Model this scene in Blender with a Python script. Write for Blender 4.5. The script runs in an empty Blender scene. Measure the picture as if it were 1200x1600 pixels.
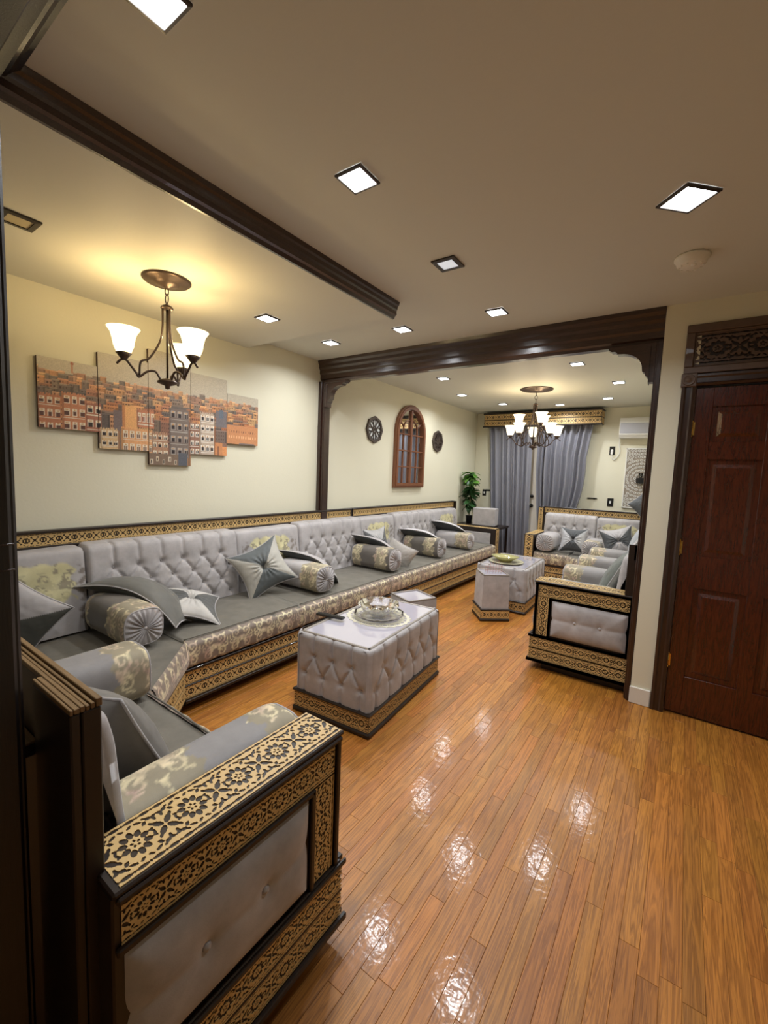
import bpy, math, random
import numpy as np
from mathutils import Vector, Matrix
random.seed(7); RNG = np.random.RandomState(7)
SC = bpy.context.scene; COL = SC.collection
PI = math.pi

# ------------------------------------------------------------------ camera
CAM_F, CAM_YAW, CAM_PITCH, CAM_ROLL = 672.06, -0.6089, 0.0928, 0.0393
def _cam():
    ca, sa = math.cos(CAM_YAW), math.sin(CAM_YAW); cb, sb = math.cos(CAM_PITCH), math.sin(CAM_PITCH)
    cc, sc = math.cos(CAM_ROLL), math.sin(CAM_ROLL)
    fw = Vector((sa*cb, ca*cb, -sb)); rt = Vector((ca, -sa, 0)); up = rt.cross(fw)
    r2 = cc*rt + sc*up; u2 = -sc*rt + cc*up
    cd = bpy.data.cameras.new('camera'); co = bpy.data.objects.new('camera', cd); COL.objects.link(co)
    m = Matrix((r2, u2, -fw)).transposed().to_4x4(); m.translation = (0, 0, 1.5); co.matrix_world = m
    cd.sensor_fit = 'VERTICAL'; cd.sensor_height = 24; cd.lens = CAM_F/1600*24; cd.clip_start = 0.02
    SC.camera = co
_cam()
# ------------------------------------------------------------------ world, exposure
W = bpy.data.worlds.new('world'); SC.world = W; W.use_nodes = True
W.node_tree.nodes['Background'].inputs[0].default_value = (0.35, 0.42, 0.6, 1)
W.node_tree.nodes['Background'].inputs[1].default_value = 0.02
SC.view_settings.view_transform = 'Standard'; SC.view_settings.look = 'None'
SC.view_settings.gamma = 1; SC.view_settings.use_curve_mapping = False
SC.view_settings.exposure = 0.0
DOWN_W = 8.8          # watts of one lit downlight
SHADE_W = 2.2         # watts of one chandelier bulb
HC, HS = 2.61, 2.52   # ceiling and soffit heights
XW = -3.2             # left wall

# ------------------------------------------------------------------ materials
def srgb(r, g, b):
    return tuple(((c/255)/12.92 if c/255 <= .04045 else ((c/255+.055)/1.055)**2.4) for c in (r, g, b))
def newmat(name):
    m = bpy.data.materials.new(name); m.use_nodes = True
    nt = m.node_tree; b = nt.nodes['Principled BSDF']
    return m, nt, b
def simple(name, col, rough=.5, metal=0, coat=0, noise=0.0, scale=20, bump=0, spec=None, emis=None, estr=0, trans=0, ior=None):
    m, nt, b = newmat(name)
    b.inputs['Base Color'].default_value = (*col, 1); b.inputs['Roughness'].default_value = rough
    b.inputs['Metallic'].default_value = metal; b.inputs['Coat Weight'].default_value = coat
    if spec is not None: b.inputs['Specular IOR Level'].default_value = spec
    if emis: b.inputs['Emission Color'].default_value = (*emis, 1); b.inputs['Emission Strength'].default_value = estr
    if trans: b.inputs['Transmission Weight'].default_value = trans
    if ior: b.inputs['IOR'].default_value = ior
    if noise or bump:
        n = nt.nodes.new('ShaderNodeTexNoise'); n.inputs['Scale'].default_value = scale; n.inputs['Detail'].default_value = 5
        tc = nt.nodes.new('ShaderNodeTexCoord'); nt.links.new(tc.outputs['Object'], n.inputs['Vector'])
        if noise:
            mx = nt.nodes.new('ShaderNodeMix'); mx.data_type = 'RGBA'
            mx.inputs[6].default_value = tuple(c*(1-noise) for c in col)+(1,); mx.inputs[7].default_value = tuple(min(1, c*(1+noise)) for c in col)+(1,)
            nt.links.new(n.outputs['Fac'], mx.inputs[0]); nt.links.new(mx.outputs[2], b.inputs['Base Color'])
        if bump:
            bp = nt.nodes.new('ShaderNodeBump'); bp.inputs['Strength'].default_value = bump; bp.inputs['Distance'].default_value = .01
            nt.links.new(n.outputs['Fac'], bp.inputs['Height']); nt.links.new(bp.outputs['Normal'], b.inputs['Normal'])
    return m
def wood(name, dark, light, rough=.3, axis=(1, 1, 12), coat=.3, scale=6, ring=.5, bump=.15, plank=False):
    m, nt, b = newmat(name); N = nt.nodes.new; L = nt.links.new
    geo = N('ShaderNodeNewGeometry'); oi = N('ShaderNodeObjectInfo')
    rnd = N('ShaderNodeMath'); rnd.operation = 'ADD'; L(oi.outputs['Random'], rnd.inputs[0])
    if plank: L(geo.outputs['Random Per Island'], rnd.inputs[1])
    else: rnd.inputs[1].default_value = 0
    fr = N('ShaderNodeMath'); fr.operation = 'FRACT'; L(rnd.outputs[0], fr.inputs[0])
    sc_ = N('ShaderNodeVectorMath'); sc_.operation = 'SCALE'; L(geo.outputs['Position'], sc_.inputs[0]); sc_.inputs[3].default_value = 1
    off = N('ShaderNodeVectorMath'); off.operation = 'SCALE'; off.inputs[0].default_value = (31, 17, 9); L(fr.outputs[0], off.inputs[3])
    ad = N('ShaderNodeVectorMath'); ad.operation = 'ADD'; L(sc_.outputs[0], ad.inputs[0]); L(off.outputs[0], ad.inputs[1])
    mp = N('ShaderNodeMapping'); mp.inputs['Scale'].default_value = axis; L(ad.outputs[0], mp.inputs[0])
    n1 = N('ShaderNodeTexNoise'); n1.inputs['Scale'].default_value = scale; n1.inputs['Detail'].default_value = 6; n1.inputs['Distortion'].default_value = 1.2
    L(mp.outputs[0], n1.inputs['Vector'])
    n2 = N('ShaderNodeTexNoise'); n2.inputs['Scale'].default_value = scale*7; n2.inputs['Detail'].default_value = 4; L(mp.outputs[0], n2.inputs['Vector'])
    w = N('ShaderNodeMath'); w.operation = 'MULTIPLY'; w.inputs[1].default_value = 9; L(n1.outputs['Fac'], w.inputs[0])
    w2 = N('ShaderNodeMath'); w2.operation = 'PINGPONG'; w2.inputs[1].default_value = 1; L(w.outputs[0], w2.inputs[0])
    mxa = N('ShaderNodeMath'); mxa.operation = 'MULTIPLY_ADD'; mxa.inputs[1].default_value = ring; L(w2.outputs[0], mxa.inputs[0])
    ms = N('ShaderNodeMath'); ms.operation = 'MULTIPLY'; ms.inputs[1].default_value = 1-ring; L(n2.outputs['Fac'], ms.inputs[0]); L(ms.outputs[0], mxa.inputs[2])
    mx = N('ShaderNodeMix'); mx.data_type = 'RGBA'; mx.inputs[6].default_value = (*dark, 1); mx.inputs[7].default_value = (*light, 1)
    L(mxa.outputs[0], mx.inputs[0])
    out = mx.outputs[2]
    if plank:
        hs = N('ShaderNodeHueSaturation'); L(out, hs.inputs['Color'])
        mr = N('ShaderNodeMapRange'); mr.inputs[3].default_value = .80; mr.inputs[4].default_value = 1.08; L(fr.outputs[0], mr.inputs[0]); L(mr.outputs[0], hs.inputs['Value'])
        f2 = N('ShaderNodeMath'); f2.operation = 'MULTIPLY'; f2.inputs[1].default_value = 7.3; L(fr.outputs[0], f2.inputs[0])
        f3 = N('ShaderNodeMath'); f3.operation = 'FRACT'; L(f2.outputs[0], f3.inputs[0])
        mr2 = N('ShaderNodeMapRange'); mr2.inputs[3].default_value = .496; mr2.inputs[4].default_value = .506; L(f3.outputs[0], mr2.inputs[0]); L(mr2.outputs[0], hs.inputs['Hue'])
        out = hs.outputs[0]
        # blotchy worn varnish
        n3 = N('ShaderNodeTexNoise'); n3.inputs['Scale'].default_value = 2.2; n3.inputs['Detail'].default_value = 3; L(geo.outputs['Position'], n3.inputs['Vector'])
        mr3 = N('ShaderNodeMapRange'); mr3.inputs[1].default_value = .35; mr3.inputs[2].default_value = .7; mr3.inputs[3].default_value = rough-.06; mr3.inputs[4].default_value = rough+.1
        L(n3.outputs['Fac'], mr3.inputs[0]); L(mr3.outputs[0], b.inputs['Roughness'])
    else: b.inputs['Roughness'].default_value = rough
    L(out, b.inputs['Base Color'])
    b.inputs['Coat Weight'].default_value = coat; b.inputs['Coat Roughness'].default_value = .16
    if plank:
        b.inputs['Coat Roughness'].default_value = .11
        nb = N('ShaderNodeTexNoise'); nb.inputs['Scale'].default_value = 34; nb.inputs['Detail'].default_value = 2; L(geo.outputs['Position'], nb.inputs['Vector'])
        bp2 = N('ShaderNodeBump'); bp2.inputs['Strength'].default_value = .5; bp2.inputs['Distance'].default_value = .0015
        L(nb.outputs['Fac'], bp2.inputs['Height']); L(bp2.outputs['Normal'], b.inputs['Coat Normal'])
    bp = N('ShaderNodeBump'); bp.inputs['Strength'].default_value = bump; bp.inputs['Distance'].default_value = .003
    L(mxa.outputs[0], bp.inputs['Height']); L(bp.outputs['Normal'], b.inputs['Normal'])
    return m
def velvet(name, col, vcol=False, sheen=.35, crush=.18):
    m, nt, b = newmat(name); N = nt.nodes.new; L = nt.links.new
    geo = N('ShaderNodeNewGeometry')
    n = N('ShaderNodeTexNoise'); n.inputs['Scale'].default_value = 9; n.inputs['Detail'].default_value = 6; n.inputs['Roughness'].default_value = .65
    L(geo.outputs['Position'], n.inputs['Vector'])
    mr = N('ShaderNodeMapRange'); mr.inputs[1].default_value = .3; mr.inputs[2].default_value = .7; mr.inputs[3].default_value = 1-crush; mr.inputs[4].default_value = 1+crush
    L(n.outputs['Fac'], mr.inputs[0])
    hs = N('ShaderNodeHueSaturation'); L(mr.outputs[0], hs.inputs['Value'])
    if vcol:
        a = N('ShaderNodeAttribute'); a.attribute_name = 'Col'; L(a.outputs['Color'], hs.inputs['Color'])
    else: hs.inputs['Color'].default_value = (*col, 1)
    L(hs.outputs[0], b.inputs['Base Color'])
    b.inputs['Roughness'].default_value = .62; b.inputs['Specular IOR Level'].default_value = .35
    b.inputs['Sheen Weight'].default_value = sheen; b.inputs['Sheen Roughness'].default_value = .35; b.inputs['Sheen Tint'].default_value = (1, 1, 1, 1)
    n2 = N('ShaderNodeTexNoise'); n2.inputs['Scale'].default_value = 400; L(geo.outputs['Position'], n2.inputs['Vector'])
    bp = N('ShaderNodeBump'); bp.inputs['Strength'].default_value = .12; bp.inputs['Distance'].default_value = .002
    L(n2.outputs['Fac'], bp.inputs['Height']); L(bp.outputs['Normal'], b.inputs['Normal'])
    return m
C_LIGHT = srgb(173, 168, 167); C_SEAT = srgb(110, 105, 95); C_DARK = srgb(84, 84, 84); C_GOLD = srgb(196, 184, 150); C_PINK = srgb(168, 144, 130)
M = dict(
    wall=simple('wall_paint', srgb(224, 219, 196), .55, bump=.06, scale=60, spec=.3),
    ceil=simple('ceiling_paint', srgb(212, 211, 199), .55, bump=.05, scale=40, spec=.25),
    base=simple('white_trim_paint', srgb(226, 220, 208), .35),
    dwood=wood('dark_stained_wood', srgb(30, 17, 13), srgb(62, 38, 28), .3, (14, 1, 1), .4, 5, .45),
    dwood_z=wood('dark_stained_wood_upright', srgb(30, 17, 13), srgb(62, 38, 28), .3, (14, 14, 1), .4, 5, .45),
    beam=wood('beam_wood', srgb(38, 24, 19), srgb(74, 52, 42), .28, (1, 14, 14), .5, 5, .45),
    frame=simple('black_brown_lacquer', srgb(34, 22, 15), .42, coat=.05),
    rawedge=wood('board_edge_wood', srgb(90, 68, 42), srgb(150, 118, 78), .5, (1, 60, 1), .1, 3, .4),
    fret=simple('gold_fretwork_wood', srgb(208, 174, 116), .42, noise=.1, scale=30, coat=.15),
    fret_dark=simple('carved_walnut', srgb(92, 72, 58), .45, noise=.25, scale=30, coat=.1),
    door=wood('mahogany_door', srgb(44, 14, 7), srgb(92, 38, 17), .26, (9, 9, 1), .5, 4, .5),
    floor=wood('oak_floor', srgb(128, 76, 26), srgb(204, 134, 56), .42, (22, .9, 1), .22, 2.6, .6, .1, plank=True),
    sub=simple('floor_gap', srgb(52, 28, 12), .7),
    vlight=velvet('light_grey_velvet', C_LIGHT), vseat=velvet('taupe_seat_velvet', C_SEAT, sheen=.3), vdark=velvet('charcoal_velvet', C_DARK, sheen=.45),
    vcol=velvet('patterned_velvet', None, True, .3, .12),
    bronze=simple('oiled_bronze', srgb(84, 70, 62), .38, metal=.7, noise=.15), brass=simple('brass', srgb(214, 176, 96), .25, metal=1),
    nearwood=wood('near_black_gloss_wood', srgb(12, 8, 8), srgb(30, 20, 18), .42, (14, 14, 1), .12, 5, .45),
    black=simple('black_plastic', srgb(22, 22, 22), .35), white=simple('white_plastic', srgb(232, 230, 224), .35),
    chrome=simple('dark_metal_trim', srgb(70, 64, 60), .35, metal=.6),
    glass=simple('clear_glass', (1, 1, 1), .03, trans=1, ior=1.5),
    mirror=simple('mirror_glass', (.9, .9, .9), .02, metal=1),
    tray=simple('tabletop_painted_reflection', srgb(206, 202, 214), .1, metal=.25, coat=.8),  # whitish lavender base colour stands in for the lit ceiling mirrored in the top
    silver=simple('silver_trim', srgb(158, 150, 142), .4, metal=.5),
    lamp=simple('led_diffuser', (1, 1, 1), .5, emis=(.93, .97, 1), estr=14), lampoff=simple('dim_led_diffuser', srgb(200, 205, 215), .5, emis=(.9, .95, 1), estr=.55),
    offlens=simple('unlit_diffuser', srgb(190, 176, 140), .4),
    shade=simple('glowing_frosted_glass', srgb(250, 235, 200), .4, emis=(1, .80, .46), estr=2.4),
    shade2=simple('glowing_white_glass', srgb(250, 240, 215), .4, emis=(1, .86, .62), estr=1.7),
    curtain=simple('grey_satin_curtain', srgb(128, 128, 136), .38, spec=.6, noise=.06, scale=8),
    leaf=simple('green_leaf', srgb(96, 142, 60), .4, noise=.35, scale=30), leaf2=simple('dark_green_leaf', srgb(46, 82, 40), .4, noise=.2, scale=30),
    stem=simple('plant_stem', srgb(120, 110, 70), .6),
    mirwood=wood('walnut_mirror_frame', srgb(98, 58, 36), srgb(142, 90, 58), .4, (14, 14, 1), .2, 5, .4),
    octwood=simple('dark_carved_wood', srgb(74, 62, 54), .5, noise=.15),
    dish=simple('olive_ceramic', srgb(168, 162, 108), .18, coat=.5), dish2=simple('cream_ceramic', srgb(206, 200, 166), .2, coat=.5),
    print_=None, acgrey=simple('ac_grey_panel', srgb(176, 176, 182), .4), sdet=simple('detector_plastic', srgb(232, 228, 216), .45),
    doily=simple('lace_doily', srgb(206, 200, 178), .5), copper=simple('copper_wire', srgb(170, 110, 92), .35, metal=.8),
    edge=simple('canvas_edge', srgb(90, 70, 60), .7),
)
pm, pnt, pb = newmat('canvas_print'); pa = pnt.nodes.new('ShaderNodeAttribute'); pa.attribute_name = 'Col'
pnt.links.new(pa.outputs['Color'], pb.inputs['Base Color']); pb.inputs['Roughness'].default_value = .5; M['print_'] = pm

# ------------------------------------------------------------------ mesh helpers
class MB:
    def __init__(s): s.v = []; s.f = []; s.n = 0; s.sm = []
    def add(s, v, f, smooth=False):
        v = np.asarray(v, float).reshape(-1, 3); s.v.append(v)
        for q in f: s.f.append([i+s.n for i in q])
        s.sm += [smooth]*len(f); s.n += len(v); return s
    def box(s, lo, hi, bev=0.0):
        lo = np.minimum(lo, hi).astype(float); hi2 = np.maximum(np.array(hi, float), lo)
        hi2 = np.maximum(hi2, np.maximum(lo, np.array(hi, float)))
        if bev <= 0:
            x0, y0, z0 = lo; x1, y1, z1 = hi2
            v = [(x0,y0,z0),(x1,y0,z0),(x1,y1,z0),(x0,y1,z0),(x0,y0,z1),(x1,y0,z1),(x1,y1,z1),(x0,y1,z1)]
            s.add(v, [(3,2,1,0),(4,5,6,7),(0,1,5,4),(1,2,6,5),(2,3,7,6),(3,0,4,7)]); return s
        b = min(bev, *( (hi2-lo)/2.01)); x0,y0,z0 = lo; x1,y1,z1 = hi2
        v = []; 
        def P(i, j, k, ax):
            c = [(x0, x1)[i], (y0, y1)[j], (z0, z1)[k]]; g = [1-2*i, 1-2*j, 1-2*k]
            return tuple(c[a] + (0 if a == ax else g[a]*b) for a in range(3))
        idx = {}
        for ax in range(3):
            for i in (0, 1):
                for j in (0, 1):
                    for k in (0, 1): idx[(i, j, k, ax)] = len(v); v.append(P(i, j, k, ax))
        F = []
        for ax in range(3):
            for sd in (0, 1):
                o = [(0,0),(1,0),(1,1),(0,1)]; r = []
                for a_, b_ in o:
                    q = [0, 0, 0]; q[ax] = sd; q[(ax+1) % 3] = a_; q[(ax+2) % 3] = b_; r.append(idx[(*q, ax)])
                F.append(r if sd else r[::-1])
        for ax in range(3):   # edge chamfers along axis ax
            a1, a2 = (ax+1) % 3, (ax+2) % 3
            for p_ in (0, 1):
                for q_ in (0, 1):
                    def K(e, face):
                        c = [0, 0, 0]; c[ax] = e; c[a1] = p_; c[a2] = q_; return idx[(*c, face)]
                    r = [K(0, a1), K(1, a1), K(1, a2), K(0, a2)]
                    F.append(r if (p_ == q_) else r[::-1])
        for i in (0, 1):
            for j in (0, 1):
                for k in (0, 1):
                    r = [idx[(i, j, k, 0)], idx[(i, j, k, 1)], idx[(i, j, k, 2)]]
                    F.append(r if (i+j+k) % 2 else r[::-1])
        s.add(v, F); return s
    def prism(s, prof, axis, a, b, smooth=False):
        """prof: 2D loop in the two other axes (cyclic order after axis); extruded from a to b"""
        n = len(prof); v = []
        for t in (a, b):
            for p in prof:
                c = [0, 0, 0]; c[axis] = t; c[(axis+1) % 3] = p[0]; c[(axis+2) % 3] = p[1]; v.append(c)
        area = sum(prof[i][0]*prof[(i+1) % n][1]-prof[(i+1) % n][0]*prof[i][1] for i in range(n))
        F = [(i, (i+1) % n, (i+1) % n+n, i+n) for i in range(n)]
        caps = [list(range(n))[::-1], list(range(n, 2*n))]
        if (area < 0) != (b < a): F = [f[::-1] for f in F]; caps = [c[::-1] for c in caps]
        s.add(v, F, smooth); 
        base = s.n-2*n
        for c in caps: s.f.append([i+base for i in c]); s.sm.append(False)
        return s
    def lathe(s, prof, c=(0, 0, 0), seg=24, axis=2, smooth=True):
        v = []; n = len(prof)
        for k in range(seg):
            a = 2*PI*k/seg
            for r, h in prof:
                p = [0, 0, 0]; p[(axis+1) % 3] = r*math.cos(a); p[(axis+2) % 3] = r*math.sin(a); p[axis] = h
                v.append([p[i]+c[i] for i in range(3)])
        F = []
        for k in range(seg):
            k2 = (k+1) % seg
            for i in range(n-1): F.append((k*n+i, k2*n+i, k2*n+i+1, k*n+i+1))
        s.add(v, F, smooth); return s
    def tube(s, pts, r, seg=8, closed=False, smooth=True):
        P = [Vector(p) for p in pts]; n = len(P); v = []; up = None
        rr = r if hasattr(r, '__len__') else [r]*n
        for i in range(n):
            t = (P[(i+1) % n]-P[i-1]) if closed else (P[min(i+1, n-1)]-P[max(i-1, 0)])
            if t.length < 1e-9: t = Vector((0, 0, 1))
            t.normalize()
            if up is None: up = t.orthogonal().normalized()
            up = (up-t*up.dot(t)); up = up.normalized() if up.length > 1e-6 else t.orthogonal().normalized()
            w = t.cross(up)
            for k in range(seg):
                a = 2*PI*k/seg; v.append(P[i]+(up*math.cos(a)+w*math.sin(a))*rr[i])
        F = []
        for i in range(n if closed else n-1):
            j = (i+1) % n
            for k in range(seg): F.append((i*seg+k, i*seg+(k+1) % seg, j*seg+(k+1) % seg, j*seg+k))
        s.add([tuple(q) for q in v], F, smooth)
        if not closed:
            b = s.n-n*seg; s.f.append([b+k for k in range(seg)][::-1]); s.f.append([b+(n-1)*seg+k for k in range(seg)]); s.sm += [False]*2
        return s
    def build(s, name, mat, parent=None, loc=None):
        V = np.concatenate(s.v) if s.v else np.zeros((0, 3))
        me = bpy.data.meshes.new(name); me.from_pydata(V.tolist(), [], s.f)
        me.polygons.foreach_set('use_smooth', s.sm); me.materials.append(mat); me.update()
        return link(name, me, parent, loc)
def link(name, data, parent=None, loc=None):
    o = bpy.data.objects.new(name, data); COL.objects.link(o)
    if parent is not None: o.parent = parent
    if loc is not None: o.location = loc
    return o
def grid(name, P, mat, parent=None, colors=None, wrapu=False, wrapv=False, smooth=True, flip=False):
    """P: (nu,nv,3) array"""
    nu, nv = P.shape[:2]; idx = np.arange(nu*nv).reshape(nu, nv)
    a = idx if not wrapu else np.vstack([idx, idx[:1]]); a = a if not wrapv else np.hstack([a, a[:, :1]])
    q = np.stack([a[:-1, :-1], a[1:, :-1], a[1:, 1:], a[:-1, 1:]], -1).reshape(-1, 4)
    if flip: q = q[:, ::-1]
    me = bpy.data.meshes.new(name); me.vertices.add(nu*nv); me.vertices.foreach_set('co', P.reshape(-1).astype(np.float32))
    n = len(q); me.loops.add(n*4); me.loops.foreach_set('vertex_index', q.reshape(-1).astype(np.int32))
    me.polygons.add(n); me.polygons.foreach_set('loop_start', np.arange(0, n*4, 4, dtype=np.int32))
    try: me.polygons.foreach_set('loop_total', np.full(n, 4, np.int32))
    except Exception: pass
    me.polygons.foreach_set('use_smooth', np.full(n, smooth)); me.update(calc_edges=True); me.validate()
    if colors is not None:
        at = me.color_attributes.new('Col', 'FLOAT_COLOR', 'POINT')
        c = np.concatenate([colors.reshape(-1, 3), np.ones((nu*nv, 1))], 1); at.data.foreach_set('color', c.reshape(-1).astype(np.float32))
    me.materials.append(mat)
    return link(name, me, parent)
def meta(o, label=None, cat=None, group=None, kind=None):
    if label: o['label'] = label
    if cat: o['category'] = cat
    if group: o['group'] = group
    if kind: o['kind'] = kind
    return o
def thing(name, label, cat, loc=(0, 0, 0), rz=0, group=None):
    o = bpy.data.objects.new(name, None); COL.objects.link(o); o.location = loc; o.rotation_euler = (0, 0, rz); o.empty_display_size = .1
    return meta(o, label, cat, group)
def struct(o, label=None): return meta(o, label, kind='structure')
def bx(name, lo, hi, mat, parent=None, bev=0.0):
    return MB().box(lo, hi, bev).build(name, mat, parent)
def sempty(name, label=None, loc=(0,0,0), rz=0):
    o = bpy.data.objects.new(name, None); COL.objects.link(o); o.location = loc; o.rotation_euler = (0, 0, rz); o['kind'] = 'structure'
    if label: o['label'] = label
    return o

# ------------------------------------------------------------------ fretwork (cut wooden tracery)
def ell(cx, cy, a, b, rot=0, n=10, a0=0, a1=2*PI, closed=True):
    t = np.linspace(a0, a1, n, endpoint=not closed); x = a*np.cos(t); y = b*np.sin(t)
    return np.stack([cx+x*math.cos(rot)-y*math.sin(rot), cy+x*math.sin(rot)+y*math.cos(rot)], 1)
def ribbon(p, w, closed):
    p = np.asarray(p, float)
    if closed: t = np.roll(p, -1, 0)-np.roll(p, 1, 0)
    else: t = np.gradient(p, axis=0)
    t /= np.linalg.norm(t, axis=1, keepdims=True)+1e-9; nn = np.stack([-t[:, 1], t[:, 0]], 1)
    o, i = p+nn*w/2, p-nn*w/2; n = len(p)
    V = []; 
    for q, z in ((o, 0), (o, 1), (i, 1), (i, 0)): V.append(np.concatenate([q, np.full((n, 1), z)], 1))
    V = np.concatenate(V); F = []
    for k in range(n if closed else n-1):
        j = (k+1) % n
        for r in range(3): F.append((r*n+k, r*n+j, (r+1)*n+j, (r+1)*n+k))
    return V, F
def _holes(lod, lv=1):
    """pierced holes of one period (cx, cy, a, b, rotation); positive inside a hole"""
    Hs = []; np_ = 10 if lod else 8
    for k in range(np_):
        a = 2*PI*(k+.5)/np_; Hs.append((.5+.185*math.cos(a), .185*math.sin(a), .062, .036 if lod else .040, a))
    if lod:
        for k in range(5):
            a = 2*PI*k/5+.3; Hs.append((.5+.055*math.cos(a), .055*math.sin(a), .026, .016, a))
    else: Hs.append((.5, 0, .065, .065, 0))
    for sx in (-1, 1):
        for sy in (-1, 1):
            for ox in (0, 1):
                Hs.append((ox+sx*.085, sy*.085, .085, .036, sx*sy*.79)); 
                if lod:
                    Hs.append((ox+sx*.055, sy*.285, .05, .022, sx*sy*-.5)); Hs.append((ox+sx*.20, sy*.03, .035, .018, sx*sy*.9))
            if lod:
                Hs += [(.5+sx*.27, sy*.245, .045, .024, sx*sy*.8), (.5+sx*.20, sy*.325, .060, .020, sx*sy*-.35), (.5+sx*.335, sy*.16, .045, .022, sx*sy*-.9),
                       (.5+sx*.36, sy*.30, .042, .026, sx*sy*-.2), (.5+sx*.07, sy*.335, .045, .018, sx*sy*.5), (.5+sx*.29, sy*.07, .038, .018, sx*sy*.5), (.5+sx*.44, sy*.225, .03, .02, 1.2*sx*sy), (.5+sx*.30, sy*.345, .03, .016, 0)]
            else: Hs += [(.5+sx*.30, sy*.25, .075, .045, sx*sy*.8), (.5+sx*.12, sy*.335, .07, .022, 0)]
    m = 4 if lod else 3
    for sy in (-1, 1):
        for k in range(m):
            Hs.append(((k+.5)/m, sy*.437, .36/m, .024 if lod else .03, 0))
            if lod: Hs.append((k/m, sy*.437, .022, .020, 0)); Hs.append(((k+1)/m, sy*.437, .022, .020, 0)) if k == m-1 else None
    g = {0: (1.18, 1.45), 1: (1.18, 1.50), 2: (1.14, 1.38)}[lv]
    return [(x, y, min(a*g[0], .4/m) if abs(y) > .4 else a*g[0], min(b*g[1], .036) if abs(y) > .4 else b*g[1], t) for x, y, a, b, t in Hs]
def unit(lod):
    n = {0: 24, 1: 46, 2: 76}[lod]; u = np.linspace(0, 1, n+1); U_, V_ = np.meshgrid(u, u-.5, indexing='ij'); f = np.full(U_.shape, -1.0)
    for cx, cy, a, b, rot in _holes(1 if lod else 0, lod):
        dx, dy = U_-cx, V_-cy; x = dx*math.cos(rot)+dy*math.sin(rot); y = -dx*math.sin(rot)+dy*math.cos(rot)
        q = np.sqrt((x/a)**2+(y/b)**2)+1e-6; f = np.maximum(f, (1-q)*min(a, b)*(.6+.4*np.minimum(1, np.abs(x/a))))
    h = 1.0/n; gx, gy = np.gradient(f, h); gm = np.sqrt(gx**2+gy**2)+1e-6
    near = np.abs(f) < .55*h*gm; near[[0, -1], :] = False; near[:, [0, -1]] = False
    sft = np.clip(f/gm, -.45*h, .45*h)*near; X = U_-sft*gx/gm; Y = V_-sft*gy/gm
    fc = (f[:-1, :-1]+f[1:, :-1]+f[1:, 1:]+f[:-1, 1:])/4; solid = fc < 0.0
    idx = np.arange((n+1)**2).reshape(n+1, n+1); Q = np.stack([idx[:-1, :-1], idx[1:, :-1], idx[1:, 1:], idx[:-1, 1:]], -1)[solid]
    top = np.stack([X, Y, np.ones_like(X)], -1).reshape(-1, 3); bot = top.copy(); bot[:, 2] = 0; off = len(top); Wl = []
    S = np.zeros((n+2, n+2), bool); S[1:-1, 1:-1] = solid
    for di, dj, e in ((0, -1, ((0, 0), (1, 0))), (1, 0, ((1, 0), (1, 1))), (0, 1, ((1, 1), (0, 1))), (-1, 0, ((0, 1), (0, 0)))):
        m_ = S[1:-1, 1:-1] & ~S[1+di:n+1+di, 1+dj:n+1+dj]
        if di: m_[0 if di < 0 else n-1, :] = False
        ii, jj = np.nonzero(m_); a_ = idx[ii+e[0][0], jj+e[0][1]]; b_ = idx[ii+e[1][0], jj+e[1][1]]
        Wl.append(np.stack([a_+off, b_+off, b_, a_], -1))
    V = np.concatenate([top, bot]); F = np.concatenate([Q]+Wl); used = np.unique(F); mp = np.full(len(V), -1); mp[used] = np.arange(len(used))
    return V[used], mp[F]
UNITS = {k: unit(k) for k in (0, 1, 2)}
class Fret:
    """tracery strips collected into one mesh"""
    def __init__(s): s.V = []; s.F = []; s.o = 0
    def strip(s, O, U, Vd, length, width, lod=0, aspect=1.0, h=.0022):
        O = np.array(O, float); U = np.array(U, float); Vd = np.array(Vd, float); Nn = np.cross(U, Vd)
        n = max(1, int(round(length/(width*aspect)))); p = length/n
        for k in range(n):
            v, f = UNITS[lod]
            P = O + np.outer((v[:, 0]+k)*p, U) + np.outer(v[:, 1]*width, Vd) + np.outer(v[:, 2]*h, Nn)
            s.V.append(P); s.F.append(f+s.o); s.o += len(v)
        return s
    def build(s, name, parent, mat=None):
        V = np.concatenate(s.V); F = np.concatenate(s.F); me = bpy.data.meshes.new(name)
        me.vertices.add(len(V)); me.vertices.foreach_set('co', V.reshape(-1).astype(np.float32)); n = len(F)
        me.loops.add(n*4); me.loops.foreach_set('vertex_index', F.reshape(-1).astype(np.int32)); me.polygons.add(n)
        me.polygons.foreach_set('loop_start', np.arange(0, n*4, 4, dtype=np.int32)); me.update(calc_edges=True)
        me.polygons.foreach_set('use_smooth', np.zeros(n, bool)); me.materials.append(mat or M['fret']); return link(name, me, parent)

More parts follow.
